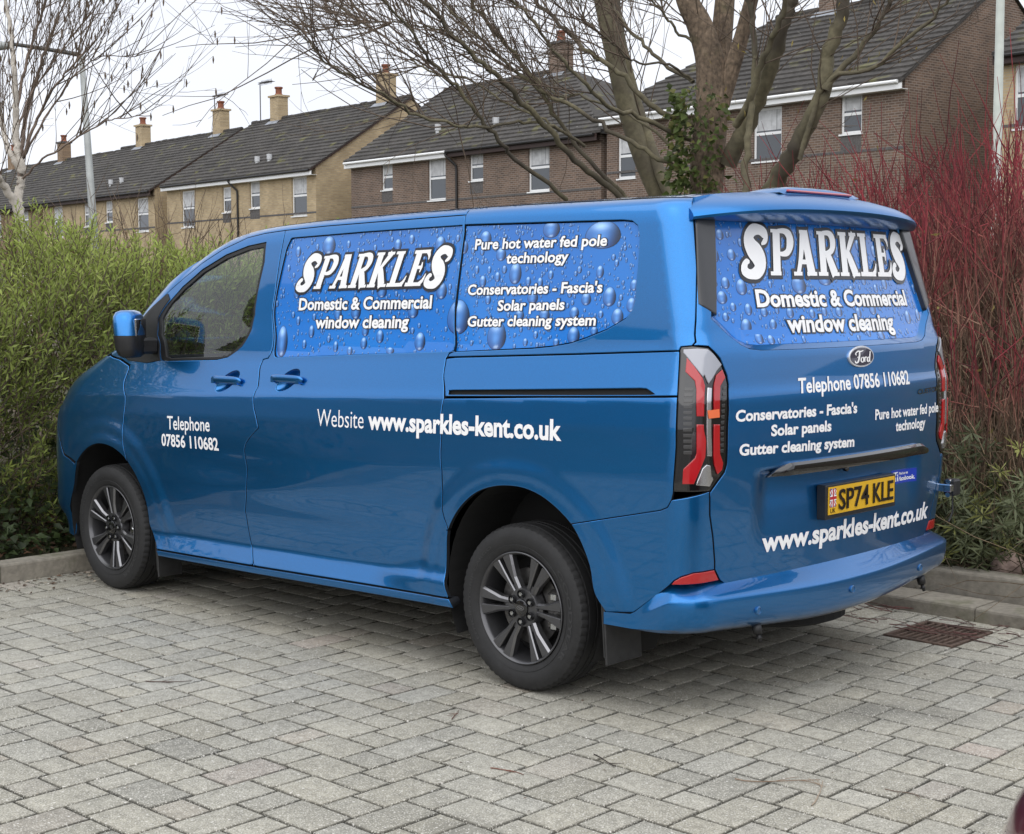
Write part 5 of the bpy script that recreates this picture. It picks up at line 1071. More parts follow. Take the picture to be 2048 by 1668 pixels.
    for (a, b, c, d), row in zip(wn, wins):
        style = row[4] if len(row) > 4 else 't'; f = MB(); y = .075; t = .075
        for lo, hi in (((a, y, c), (b, y + .05, c + t)), ((a, y, d - t), (b, y + .05, d)), ((a, y, c + t), (a + t, y + .05, d - t)), ((b - t, y, c + t), (b, y + .05, d - t))): f.box(lo, hi)
        zm = c + (d - c) * (.52 if style == 't' else .5); f.box((a + t, y - .004, zm - .045), (b - t, y + .05, zm + .045)); f.box((a - .03, -.05, c - .05), (b + .03, y, c - .003)); fo = f.build("window", UPVC, h)
        p = MB(); p.box((a + t * .9, y + .022, c + t * .9), (b - t * .9, y + .028, d - t * .9)); p.build("pane", PANE, fo)
        if row[5:] != ('n',):
            nb = MB(); k = max(6, int((b - a) / .07)); xs_ = np.linspace(a + t, b - t, k); zt, zb_ = (d - t, zm + .05) if style == 't' else (d - t, c + (d - c) * .55); V = [(x, y + .019 + .004 * math.sin(i * 2.2), z) for z in (zb_ + .05, zt) for i, x in enumerate(xs_)]
            nb.add(V, [(i, i + 1, k + i + 1, k + i) for i in range(k - 1)]); nb.build("net_curtain", NET, fo, fix=False)
        if style != 't' or d - c < 1.45: ap = MB(); ap.box((a + .02, -.006, c - .50), (b - .02, -.0015, c - .055)); ap.build("window_apron", SLATEB, h)
    for s, hh in chims:
        mb = MB(); x = X(s); mb.box((x - .42, half - .30, e + rise - .6), (x + .42, half + .30, e + rise + hh), m=0); mb.box((x - .50, half - .38, e + rise + hh), (x + .50, half + .38, e + rise + hh + .10), m=1); c_ = mb.build("chimney", [fr, SLATEB if kind != 'yellow' else bricks('yellow')[1]], h)
        mb = MB(); mb.lathe([(0, .21), (.05, .22), (.12, .17), (.34, .17), (.38, .22), (.45, .22), (.45, .0)], 16, axis='z', c=(x, half, e + rise + hh + .10)); mb.build("chimney_pot", POT, c_)
        mb = MB(); mb.add([(x - .62, half - .55, e + rise - .55 * sl + .13), (x + .62, half - .55, e + rise - .55 * sl + .13), (x + .55, half - .315, e + rise - .03), (x - .55, half - .315, e + rise - .03)], [(0, 1, 2, 3)]); mb.build("flashing", LEAD, c_, fix=False)
    for s, z in vents:
        x = X(s); z_ = z - zb; y = (z_ - e) / sl; mb = MB(); mb.tube([(x, y, z_ - .35), (x, y, z_ + .15), (x, y, z_ + .17), (x, y, z_ + .42)], [.10, .10, .13, .13], 10); mb.build("roof_vent", VENTM, h)
    for s in pipes:
        x = X(s); mb = MB(); mb.tube([(x - .35, -oh - .04, e - oh * sl - .04), (x - .30, -oh - .02, e - oh * sl - .14), (x - .02, -.07, e - .75), (x, -.06, e - .95), (x, -.06, .2)], .05, 8); mb.build("downpipe", PIPE, h)
    for s, hh in aerials:
        x = X(s); mb = MB(); zt = e + rise + hh; mb.tube([(x, half, e + rise - .1), (x, half, zt)], .030, 6); mb.tube([(x - .2, half, zt - .08), (x + 1.25, half, zt - .05)], .022, 5)
        for k in range(9): xx = x + .15 + k * .13; mb.tube([(xx, half - .22, zt - .06), (xx, half + .22, zt - .06)], .013, 4); mb.tube([(xx, half, zt - .19), (xx, half, zt + .07)], .014, 4)
        mb.build("aerial", AERM, h)
    return h
house("dark brown brick house with white gutter behind the thick tree trunk", -6.22, 6.3, 7.86, 'brown', [(-1.64, -.47, 5.72, 7.40), (-4.71, -3.92, 6.32, 7.50, 's'), (4.86, 5.75, 5.55, 7.05)], 'w', hipl=3.6, chims=((.2, 1.0),), vents=((2.2, 8.35),), half=4.9, rise=3.3)
house("dark brown brick house with half white, half brown fascia, seen through branches", 6.6, 22.43, 7.36, 'brown', [(19.33, 20.14, 5.90, 7.0, 's'), (15.67, 16.85, 5.31, 7.02), (13.27, 14.13, 5.95, 7.05, 's'), (9.37, 10.58, 5.34, 7.05)], [(6.6, 15.2, 'b'), (15.2, 22.43, 'w')], hipr=7.4, chims=((14.6, 1.15),), vents=((17.8, 8.15), (13.9, 8.1)), pipes=(14.9,), half=5.3, rise=3.35)
house("yellow brick house with white fascia, nearest of the paler houses to the van roof", 25.27, 39.6, 7.28, 'yellow', [(36.60, 38.0, 4.93, 6.79), (32.91, 33.76, 5.52, 6.76, 's'), (30.18, 31.12, 5.60, 6.89, 's'), (26.03, 27.33, 5.09, 6.87)], 'w', chims=((27.2, 1.25), (37.0, 1.2)), vents=((31.6, 7.75), (30.6, 7.8)), pipes=(32.2,), half=5.3, rise=3.4, aerials=((38.9, 2.2),))
house("yellow brick house with brown fascia behind the grey lamp post", 41.0, 55.6, 7.14, 'yellow', [(52.77, 54.1, 4.85, 6.72), (48.89, 49.84, 5.37, 6.78, 's'), (46.09, 47.0, 5.51, 6.7, 's'), (41.75, 43.11, 4.87, 6.68)], 'b', chims=((43.2, 1.25), (52.8, 1.2)), vents=((47.6, 7.55), (46.4, 7.6)), pipes=(48.3,), half=5.3, rise=3.35, aerials=((43.9, 2.2),))
house("tan brick house at the far left end, behind the birch", 56.2, 75, 7.05, 'tan', [(62.23, 63.41, 5.17, 6.85), (57.86, 58.88, 5.52, 6.7, 's'), (69, 70.2, 5.1, 6.8)], 'b', chims=((64.4, 1.2), (73, 1.2)), pipes=(60,), half=5.3, rise=3.3)
house("yellow brick house cut off at the picture's right edge, beside the tall lamp post", -24, -9.35, 8.18, 'yellow', [(-12.0, -9.75, 6.0, 7.72), (-14.6, -13.8, 6.6, 7.8, 's'), (-17.6, -16.2, 6.0, 7.72), (-21.5, -20.1, 6.0, 7.72)], 'b', chims=((-20, 1.0),), half=4.9, rise=3.3, step=.0)
# houses across the car park behind the viewpoint (they show only as reflections in the van)
for x, y, rz, kind, nm in ((-31, -30, math.pi, 'brown', "brown brick house across the car park, seen only as a reflection"), (-50, -31, math.pi, 'yellow', "yellow brick house across the car park, seen only as a reflection")):
    a = FP0.copy(); s_keep = 0; h = house(nm, 0, 13, float(ground_h(*FP0)) - .3 + 5.1, kind, [(1.5, 2.8, 5.2, 6.9), (9, 10.3, 5.2, 6.9)], 'w'); h.location = (x, y, -.1); h.rotation_euler = (0, 0, rz)
# lamp posts
GALV = mat("galvanised_grey", (.33, .345, .335), .55, .3, noise=[(3, .8, 1.15)])
lp = empty("lamp_post", (-20.7, 9.55, float(ground_h(-20.7, 9.55)) - .1), 0, "leaning grey lamp post with a long curved arm, left of the birch's crown edge", "lamp post", "street lamp posts")
mb = MB(); z0 = lp.location.z; P = np.array([(-20.62, 9.53, z0), (-20.97, 9.65, 2.97), (-21.3, 9.7, 6.03)]) - np.array(lp.location); mb.tube(P, [.085, .075, .052], 12); mb.build("column", GALV, lp, smooth=True)
mb = MB(); P = np.array([(-21.3, 9.7, 6.0), (-21.35, 9.64, 6.06), (-21.6, 9.35, 6.12), (-21.95, 8.95, 6.2), (-22.2, 8.66, 6.25)]) - np.array(lp.location); mb.tube(P, [.05, .045, .04, .037, .034], 10); mb.build("arm", mat("dark_arm", (.06, .062, .06), .5, .4), lp, smooth=True)
mb = MB(); P = np.array([(-22.1, 8.78, 6.2), (-22.3, 8.54, 6.2), (-22.6, 8.18, 6.22), (-22.75, 8.0, 6.22)]) - np.array(lp.location); mb.tube(P, [.04, .10, .12, .05], 10); mb.build("lantern", GALV, lp, smooth=True)
lp2 = empty("lamp_post", (-6.5, 16.6, float(ground_h(-6.5, 16.6)) - .1), 0, "straight pale grey lamp post in front of the rightmost house", "lamp post", "street lamp posts")
mb = MB(); mb.tube([(0, 0, 0), (-.01, .02, 1.4), (-.011, .021, 1.42), (-.06, .1, 7.2)], [.10, .10, .078, .055], 14); mb.build("column", mat("pale_lamp_paint", (.40, .43, .39), .5, noise=[(4, .85, 1.1)]), lp2, smooth=True)
mb = MB(); mb.tube([(-.06, .1, 7.15), (-.06, -.1, 7.35), (-.06, -.7, 7.45)], [.05, .04, .04], 10); mb.tube([(-.06, -.65, 7.42), (-.06, -.8, 7.42), (-.06, -1.2, 7.44)], [.05, .11, .07], 10); mb.build("lantern", GALV, lp2, smooth=True)
# ---------------------------------------------------------------- main limbs of the bare trees (x, y, z, radius)
WILLOW = {
    'trunk': [(-3.05, 4.41, 1.72, 0.200), (-3.06, 4.44, 2.08, 0.192), (-3.07, 4.46, 2.40, 0.184), (-3.08, 4.50, 2.76, 0.184), (-3.08, 4.54, 3.12, 0.176), (-3.11, 4.55, 3.47, 0.156), (-3.19, 4.52, 3.75, 0.140), (-3.27, 4.46, 3.95, 0.120), (-3.35, 4.42, 4.27, 0.096), (-3.42, 4.40, 4.67, 0.072)],
    't1b': [(-3.07, 4.56, 3.16, 0.132), (-3.12, 4.70, 3.53, 0.121), (-3.17, 4.83, 3.99, 0.110), (-3.24, 4.96, 4.42, 0.090), (-3.34, 5.06, 4.94, 0.062)],
    't1c': [(-3.03, 4.59, 3.12, 0.100), (-2.89, 4.64, 3.58, 0.083), (-2.78, 4.64, 3.91, 0.075), (-2.68, 4.64, 4.24, 0.062), (-2.62, 4.61, 4.65, 0.043)],
    't3': [(-2.90, 4.52, 2.63, 0.087), (-2.68, 4.49, 2.96, 0.078), (-2.48, 4.44, 3.28, 0.069), (-2.31, 4.36, 3.59, 0.064), (-2.21, 4.35, 3.87, 0.056), (-2.05, 4.26, 4.20, 0.040)],
    't4': [(-2.74, 4.46, 2.03, 0.091), (-2.37, 4.46, 2.54, 0.084), (-2.16, 4.40, 2.73, 0.079), (-1.96, 4.36, 3.08, 0.070), (-1.86, 4.36, 3.47, 0.062), (-1.76, 4.35, 3.77, 0.055), (-1.69, 4.32, 4.15, 0.036)],
    't5': [(-2.50, 4.16, 2.21, 0.038), (-2.51, 4.20, 2.59, 0.034), (-2.51, 4.23, 2.89, 0.032), (-2.49, 4.29, 3.23, 0.029), (-2.52, 4.30, 3.61, 0.027), (-2.57, 4.28, 3.87, 0.025), (-2.63, 4.27, 4.25, 0.017)],
    't6': [(-2.70, 4.33, 2.91, 0.039), (-2.51, 4.25, 3.08, 0.034), (-2.33, 4.18, 3.39, 0.030), (-2.15, 4.10, 3.61, 0.026), (-1.99, 4.01, 3.94, 0.016)],
    't7': [(-1.88, 4.30, 3.10, 0.033), (-1.66, 4.40, 3.38, 0.025), (-1.51, 4.42, 3.57, 0.022), (-1.40, 4.43, 3.84, 0.014)],
    't8': [(-2.10, 4.31, 2.61, 0.022), (-1.89, 4.30, 3.14, 0.022), (-1.55, 4.35, 3.22, 0.018), (-1.20, 4.43, 3.47, 0.016), (-0.96, 4.41, 3.67, 0.010)],
    'a': [(-3.67, 4.29, 2.25, 0.030), (-3.73, 4.12, 2.44, 0.030), (-3.81, 3.79, 2.64, 0.029), (-3.85, 3.50, 2.86, 0.027), (-3.88, 3.22, 3.06, 0.026), (-3.87, 2.97, 3.22, 0.024), (-3.89, 2.69, 3.38, 0.021), (-3.90, 2.42, 3.54, 0.019), (-3.90, 2.17, 3.73, 0.016), (-3.93, 2.02, 3.90, 0.009)],
    'b': [(-3.77, 3.79, 2.25, 0.023), (-3.83, 3.60, 2.38, 0.022), (-3.92, 3.26, 2.59, 0.020), (-3.93, 2.99, 2.76, 0.019), (-3.92, 2.76, 2.94, 0.017), (-3.91, 2.50, 3.14, 0.016), (-3.89, 2.26, 3.28, 0.014), (-3.87, 2.03, 3.45, 0.012), (-3.86, 1.78, 3.65, 0.010), (-3.87, 1.65, 3.77, 0.005)],
    'c': [(-3.79, 4.46, 2.30, 0.024), (-3.89, 4.39, 2.45, 0.023), (-4.08, 4.10, 2.78, 0.021), (-4.21, 4.00, 3.01, 0.020), (-4.28, 3.83, 3.27, 0.020), (-4.40, 3.74, 3.49, 0.018), (-4.47, 3.56, 3.67, 0.016), (-4.53, 3.38, 3.87, 0.013), (-4.55, 3.25, 4.05, 0.009)],
    'd': [(-3.21, 4.35, 2.57, 0.023), (-3.45, 4.15, 2.76, 0.022), (-3.73, 4.04, 2.94, 0.021), (-4.05, 3.90, 3.15, 0.019), (-4.32, 3.80, 3.31, 0.018), (-4.62, 3.68, 3.58, 0.015), (-4.91, 3.57, 3.86, 0.012), (-5.13, 3.53, 4.08, 0.010), (-5.31, 3.53, 4.27, 0.006)],
    'e': [(-3.19, 4.41, 2.84, 0.023), (-3.32, 4.02, 2.97, 0.022), (-3.41, 3.67, 3.06, 0.019), (-3.42, 3.40, 3.19, 0.017), (-3.51, 3.19, 3.40, 0.015), (-3.58, 3.01, 3.60, 0.013), (-3.65, 2.83, 3.78, 0.011), (-3.67, 2.69, 3.91, 0.007)],
    'f': [(-3.17, 4.44, 2.96, 0.029), (-3.41, 4.22, 3.09, 0.026), (-3.60, 4.08, 3.34, 0.024), (-3.84, 4.00, 3.52, 0.022), (-4.09, 3.93, 3.74, 0.020), (-4.36, 3.85, 4.02, 0.017), (-4.55, 3.83, 4.22, 0.011)],
    'g': [(-3.20, 4.45, 3.30, 0.022), (-3.50, 4.46, 3.47, 0.019), (-3.78, 4.50, 3.70, 0.017), (-4.06, 4.54, 3.96, 0.015), (-4.24, 4.66, 4.11, 0.013), (-4.41, 4.80, 4.29, 0.008)],
    'h': [(-3.20, 4.38, 2.71, 0.015), (-3.70, 4.35, 3.04, 0.014), (-4.18, 4.34, 3.24, 0.012), (-4.57, 4.40, 3.31, 0.011), (-4.98, 4.45, 3.53, 0.010), (-5.45, 4.43, 3.71, 0.007), (-5.99, 4.37, 3.99, 0.005)],
    'i': [(-3.80, 3.82, 2.79, 0.016), (-3.86, 3.50, 2.93, 0.014), (-3.92, 3.16, 2.94, 0.014), (-3.91, 2.75, 2.87, 0.014), (-3.84, 2.40, 2.86, 0.013), (-3.89, 2.08, 2.91, 0.013), (-3.91, 1.80, 3.01, 0.011), (-3.93, 1.51, 3.11, 0.010), (-3.92, 1.26, 3.20, 0.007), (-3.87, 1.04, 3.32, 0.004)],
    'j': [(-4.13, 3.93, 2.94, 0.013), (-4.29, 3.80, 3.06, 0.012), (-4.59, 3.67, 3.22, 0.011), (-4.84, 3.58, 3.39, 0.011), (-5.12, 3.47, 3.45, 0.010), (-5.36, 3.40, 3.59, 0.009), (-5.65, 3.29, 3.82, 0.009), (-5.96, 3.15, 4.06, 0.007), (-6.16, 3.11, 4.16, 0.006), (-6.42, 3.02, 4.27, 0.004)],
    'k': [(-3.20, 4.45, 3.31, 0.013), (-3.28, 4.25, 3.43, 0.012), (-3.39, 4.01, 3.42, 0.010), (-3.46, 3.82, 3.53, 0.009), (-3.52, 3.63, 3.64, 0.008), (-3.55, 3.48, 3.79, 0.006), (-3.51, 3.38, 3.87, 0.004)],
    'l': [(-3.21, 4.48, 3.60, 0.015), (-3.34, 4.37, 3.74, 0.013), (-3.42, 4.30, 3.87, 0.012), (-3.47, 4.27, 3.95, 0.010), (-3.51, 4.25, 4.07, 0.006)],
    'm': [(-3.88, 2.44, 3.53, 0.008), (-4.13, 2.34, 3.58, 0.007), (-4.35, 2.28, 3.64, 0.007), (-4.60, 2.18, 3.65, 0.006), (-4.88, 2.05, 3.63, 0.005), (-5.11, 1.97, 3.61, 0.003)],
}
WILLOW_B = {
    'A': [(-4.48, 5.86, 2.11, 0.131), (-4.55, 5.83, 2.39, 0.126), (-4.70, 5.73, 2.81, 0.126), (-4.84, 5.65, 3.27, 0.121), (-4.96, 5.60, 3.78, 0.117), (-5.08, 5.55, 4.34, 0.107), (-5.16, 5.52, 4.76, 0.093), (-5.25, 5.50, 5.27, 0.065)],
    'B': [(-4.23, 5.83, 2.10, 0.083), (-4.36, 5.74, 2.42, 0.078), (-4.55, 5.74, 2.75, 0.074), (-4.87, 5.79, 3.42, 0.071), (-5.15, 5.88, 4.11, 0.064), (-5.28, 5.95, 4.66, 0.058), (-5.42, 6.02, 5.21, 0.039)],
}
BIRCH = {
    'trunk': [(-11.61, 3.20, 1.85, 0.045), (-11.65, 3.20, 2.20, 0.041), (-11.70, 3.18, 2.43, 0.039), (-11.73, 3.18, 2.66, 0.037), (-11.73, 3.20, 2.85, 0.033), (-11.71, 3.23, 3.03, 0.029), (-11.77, 3.21, 3.30, 0.029), (-11.80, 3.22, 3.59, 0.026), (-11.81, 3.23, 3.86, 0.024), (-11.85, 3.24, 4.17, 0.021), (-11.88, 3.24, 4.46, 0.018), (-11.92, 3.23, 4.75, 0.016), (-11.96, 3.22, 4.94, 0.013), (-12.01, 3.21, 5.23, 0.007)],
    's2': [(-11.70, 3.18, 2.51, 0.035), (-11.69, 3.08, 2.71, 0.033), (-11.67, 2.97, 2.84, 0.029), (-11.56, 2.82, 2.96, 0.025), (-11.54, 2.72, 3.16, 0.019)],
    's3': [(-11.72, 3.23, 2.99, 0.025), (-11.82, 3.15, 3.20, 0.023), (-11.99, 3.16, 3.48, 0.019), (-12.12, 3.20, 3.73, 0.016), (-12.28, 3.23, 4.02, 0.010)],
    's4': [(-11.73, 3.19, 2.78, 0.021), (-11.73, 3.24, 3.20, 0.019), (-11.81, 3.34, 3.60, 0.017), (-11.86, 3.49, 4.00, 0.014), (-11.89, 3.65, 4.41, 0.011), (-11.90, 3.82, 4.78, 0.008), (-11.91, 3.99, 5.11, 0.005)],
    's5': [(-11.72, 3.23, 3.09, 0.014), (-11.56, 3.29, 3.46, 0.012), (-11.38, 3.36, 3.76, 0.010), (-11.15, 3.48, 4.06, 0.008), (-10.95, 3.55, 4.24, 0.006), (-10.74, 3.63, 4.41, 0.004)],
    's6': [(-11.80, 3.23, 3.70, 0.014), (-11.77, 3.30, 4.07, 0.012), (-11.71, 3.40, 4.46, 0.010), (-11.66, 3.49, 4.75, 0.008), (-11.62, 3.56, 5.02, 0.005)],
    's7': [(-11.72, 3.21, 2.89, 0.010), (-11.37, 3.30, 3.13, 0.008), (-10.96, 3.43, 3.30, 0.007), (-10.55, 3.57, 3.48, 0.005), (-10.21, 3.61, 3.51, 0.004), (-9.82, 3.70, 3.51, 0.003)],
    's8': [(-11.73, 3.23, 3.12, 0.010), (-11.56, 3.44, 3.59, 0.008), (-11.41, 3.62, 3.93, 0.007), (-11.29, 3.77, 4.17, 0.005), (-11.10, 3.97, 4.30, 0.004), (-10.85, 4.21, 4.30, 0.003)],
    's9': [(-11.78, 3.22, 3.47, 0.010), (-11.78, 3.40, 3.87, 0.008), (-11.73, 3.64, 4.24, 0.006), (-11.65, 3.89, 4.60, 0.005), (-11.60, 4.11, 4.90, 0.003)],
}
# ---------------------------------------------------------------- plants
def leaf_mesh(P, A, L, W, r_, fold=.25, up=None):
    """one small folded blade per point: P base, A axis, L length, W width"""
    n = len(P); A = A / np.maximum(np.linalg.norm(A, axis=1, keepdims=True), 1e-9); R = r_.normal(size=(n, 3)) if up is None else up + r_.normal(size=(n, 3)) * .35
    S = np.cross(A, R); S /= np.maximum(np.linalg.norm(S, axis=1, keepdims=True), 1e-9); Nn = np.cross(S, A); L = np.asarray(L)[:, None] * np.ones((n, 1)); W = np.asarray(W)[:, None] * np.ones((n, 1))
    mid = P + A * L * .45; V = np.stack([P, mid + S * W * .5 + Nn * W * fold, P + A * L - Nn * L * .10, mid - S * W * .5 + Nn * W * fold, mid], 1).reshape(-1, 3)
    b = np.arange(n)[:, None] * 5; F = np.concatenate([b + np.array([[0, 1, 4]]), b + np.array([[1, 2, 4]]), b + np.array([[2, 3, 4]]), b + np.array([[3, 0, 4]])], 0); return V, F
def foliage(name, par, P, A, L, W, C, m, r_, **kw):
    V, F = leaf_mesh(P, A, L, W, r_, **kw); return mk(name, V, F, m, par, cols=np.repeat(C, 5, 0), smooth=False)
def leaf_mat(name, tr=.35, rough=.5):
    m = bpy.data.materials.new(name); m.use_nodes = True; t = m.node_tree; b = t.nodes["Principled BSDF"]; b.inputs["Roughness"].default_value = rough; b.inputs["Specular IOR Level"].default_value = .35
    a = t.nodes.new("ShaderNodeVertexColor"); a.layer_name = "tint"; t.links.new(a.outputs[0], b.inputs["Base Color"]); tl = t.nodes.new("ShaderNodeBsdfTranslucent"); t.links.new(a.outputs[0], tl.inputs[0])
    mxs = t.nodes.new("ShaderNodeMixShader"); mxs.inputs[0].default_value = tr; t.links.new(b.outputs[0], mxs.inputs[1]); t.links.new(tl.outputs[0], mxs.inputs[2]); t.links.new(mxs.outputs[0], t.nodes["Material Output"].inputs[0]); return m
LEAF = leaf_mat("leaf"); DRYLEAF = leaf_mat("dead_leaf", .1, .8); BARKC = mat("bark_tinted", (1, 1, 1), .85, attr=True, noise=[(30, .75, 1.25)])
BARK = mat("willow_bark", (.150, .110, .075), .95, noise=[(5, .65, 1.4), (30, .55, 1.5)]); add_moss(BARK, (.11, .105, .05), 2.2, .58, .72)
def bark_bump(m, sx, sz, dist):
    t = m.node_tree; b = t.nodes["Principled BSDF"]; co = t.nodes.new("ShaderNodeTexCoord"); mp = t.nodes.new("ShaderNodeMapping"); mp.inputs["Scale"].default_value = (sx, sx, sz); t.links.new(co.outputs["Object"], mp.inputs[0])
    n = t.nodes.new("ShaderNodeTexNoise"); n.inputs["Scale"].default_value = 1; n.inputs["Detail"].default_value = 5; n.inputs["Distortion"].default_value = .6; t.links.new(mp.outputs[0], n.inputs["Vector"]); bp = t.nodes.new("ShaderNodeBump"); bp.inputs["Strength"].default_value = 1; bp.inputs["Distance"].default_value = dist
    t.links.new(n.outputs["Fac"], bp.inputs["Height"]); t.links.new(bp.outputs[0], b.inputs["Normal"]); return m
bark_bump(BARK, 34, 5, .035); GREENBARK = mat("green_brown_bark", (.135, .118, .070), .85, noise=[(4, .7, 1.3), (26, .75, 1.25)]); add_moss(GREENBARK, (.075, .062, .045), 1.6, .46, .62)
BIRCHB = mat("birch_bark", (.60, .55, .48), .8, noise=[(3, .7, 1.15), (18, .75, 1.1)]); add_moss(BIRCHB, (.06, .045, .035), 6, .58, .66); TWIG = mat("fine_twigs", (.125, .092, .066), .9, noise=[(1.5, .7, 1.3)])
class Tubes:
    def __init__(s): s.V, s.F, s.C, s.b, s.ends = [], [], [], 0, []
    def add(s, P, R, n=4, c=None):
        V, F = tube_arrays(P, R, n); s.V.append(V); s.F.append(F + s.b); s.b += len(V)
        if c is not None: c = np.asarray(c, float); s.C.append(np.repeat(c, n, 0) if c.ndim == 2 else np.tile(c, (len(V), 1)))
    def build(s, name, m, par=None): return mk(name, np.vstack(s.V), np.vstack(s.F), m, par, cols=np.vstack(s.C) if s.C else None)
def branch_path(p, d, L, n, r_, bend, wig):
    d = d / np.linalg.norm(d); P = [p]; st = L / (n - 1)
    for i in range(n - 1): d = d + np.array(bend) * st + r_.normal(size=3) * wig; d /= np.linalg.norm(d); P.append(P[-1] + d * st)
    return np.array(P)
def spl3(L, n=5): return np.array(spline(L, n))
def at_t(P, t): i = t * (len(P) - 1); k = min(int(i), len(P) - 2); f = i - k; return P[k] * (1 - f) + P[k + 1] * f, P[k + 1] - P[k]
def grow(tw, P, r_, n, L, bend, wig, rad, sub, spread=.9, t0=.25, up=.35, sides=4, side_bias=None):
    for _ in range(n):
        p, d = at_t(P, r_.uniform(t0, 1) ** .8); d = d / np.linalg.norm(d); rd = r_.normal(size=3)
        if side_bias is not None: rd = rd + np.array(side_bias)
        v = d * .75 + rd * spread * .55 + np.array([0, 0, up]); l = L * r_.uniform(.45, 1.15); Q = branch_path(p, v, l, 7, r_, bend, wig); tw.add(Q, np.linspace(rad, rad * .35, 7) * (.7 + .5 * l / L), sides)
        for _ in range(r_.poisson(sub)):
            p2, d2 = at_t(Q, r_.uniform(.15, .98)); v2 = d2 / np.linalg.norm(d2) * .8 + r_.normal(size=3) * .5 + np.array([0, 0, up * .6]); Q2 = branch_path(p2, v2, l * r_.uniform(.25, .6), 5, r_, bend, wig * 1.2); tw.add(Q2, np.linspace(rad * .55, rad * .25, 5), 3); tw.ends.append(Q2[-1])
            if r_.random() < .5:
                p3, d3 = at_t(Q2, r_.uniform(.2, .9)); Q3 = branch_path(p3, d3 / np.linalg.norm(d3) + r_.normal(size=3) * .55, l * .2, 4, r_, bend, wig); tw.add(Q3, np.linspace(rad * .42, rad * .22, 4), 3)
def limb(tb, rows, r_, n=10, jit=.012):
    R = np.array(rows); Q = spl3(R, 5); Q[1:-1, :3] += r_.normal(size=(len(Q) - 2, 3)) * jit * .5; tb.add(Q[:, :3], np.maximum(Q[:, 3], .004), n); return Q[:, :3]
r_ = np.random.default_rng(21)
wt = empty("willow_tree", (-3.04, 4.40, float(ground_h(-3.04, 4.4)) - .05), 0, "large bare willow with a thick ivy-clad trunk behind the van roof", "tree")
OFF = np.array(wt.location)
def rel(rows, off, ext=None): R = np.array(rows, float); R[:, :3] -= off; return R
THIN = np.array((1, 1, 1, .74)); tr = Tubes(); rows = [(-3.04, 4.40, OFF[2], .26)] + WILLOW['trunk']; limb(tr, rel(rows, OFF) * THIN, r_, 18, .0)
for k in ('t1b', 't1c'): limb(tr, rel(WILLOW[k], OFF) * THIN, r_, 14, .0)
tr.build("trunk", BARK, wt); bt, tw = Tubes(), Tubes()
for k, v in WILLOW.items():
    if k in ('trunk', 't1b', 't1c'): Q = spl3(rel(v, OFF), 5)[:, :3]; grow(tw, Q, r_, 22, 1.1, (0, 0, .25), .10, .006, 2, 1.0, .45, .3); continue
    Q = limb(bt, rel(v, OFF) * np.array((1, 1, 1, .85)), r_, 9, .02); big = v[0][3] > .03; left = k in 'abcdefghijm'
    grow(tw, Q, r_, 38 if left else 17, 1.25 if left else 1.0, (-.04, 0, .22) if left else (0, 0, .2), .09, .0048 if left else .0055, 3.0 if left else 1.8, .9, .3, .28, side_bias=(-.35, -.1, 0) if left else None)
bt.build("branch", GREENBARK, wt); tw.build("twigs", TWIG, wt)
n = 1300; t = r_.uniform(0, 1, n); a = np.where(r_.random(n) < .75, math.radians(-95) + r_.normal(size=n) * .9, r_.uniform(0, 2 * math.pi, n)); rr = .13 + .11 * r_.random(n) * (1 - .3 * t); P = np.stack([-.02 + .0 * t + rr * np.cos(a), .05 + rr * np.sin(a), 1.0 + 1.85 * t ** 1.15], -1) + r_.normal(size=(n, 3)) * .03; P[:, 0] -= .07 - .04 * t; P[:, 1] -= .05
A = np.stack([np.cos(a), np.sin(a), -.6 + r_.normal(size=n) * .4], -1); C = np.array((.085, .115, .032)) * r_.uniform(.5, 1.6, (n, 1)) * np.array((1, 1, 1)); C[r_.random(n) < .18] = (.17, .17, .055); foliage("ivy", wt, P, A, r_.uniform(.045, .085, n), r_.uniform(.035, .065, n), C, LEAF, r_)
n = 34; P = []; A = []
for _ in range(n): k = list(WILLOW)[r_.integers(6, 9)]; p, d = at_t(spl3(rel(WILLOW[k], OFF), 5)[:, :3], r_.uniform(.2, .9)); P.append(p + r_.normal(size=3) * .3); A.append(r_.normal(size=3) * .5 + np.array([0, 0, -1]))
foliage("last_leaves", wt, np.array(P), np.array(A), np.full(n, .055), np.full(n, .014), np.tile((.35, .27, .07), (n, 1)) * r_.uniform(.6, 1.1, (n, 1)), LEAF, r_)
wb = empty("willow_tree", (-4.3, 6.2, float(ground_h(-4.3, 6.2)) - .05), 0, "smaller bare willow with twin smooth leaning stems left of the ivy-clad trunk", "tree"); OFF = np.array(wb.location)
tr, tw = Tubes(), Tubes()
for k, v in WILLOW_B.items():
    v = np.array(v) * np.array((1, 1, 1, .74)); b0 = v[0].copy(); b0[:3] += (v[0] - v[1])[:3] * 1.2; b0[2] = OFF[2]; Q = limb(tr, rel(np.vstack([b0, v]), OFF), r_, 14, .0); grow(tw, Q, r_, 26, 1.5, (0, 0, .2), .09, .006, 2.2, .9, .35, .35)
tr.build("trunk", GREENBARK, wb); tw.build("twigs", TWIG, wb)
bh = empty("birch_tree", (-11.6, 3.2, float(ground_h(-11.6, 3.2)) - .05), 0, "bare white-barked birch with hanging catkins at the far left", "tree"); OFF = np.array(bh.location); tr, bt, tw = Tubes(), Tubes(), Tubes(); ct = tw
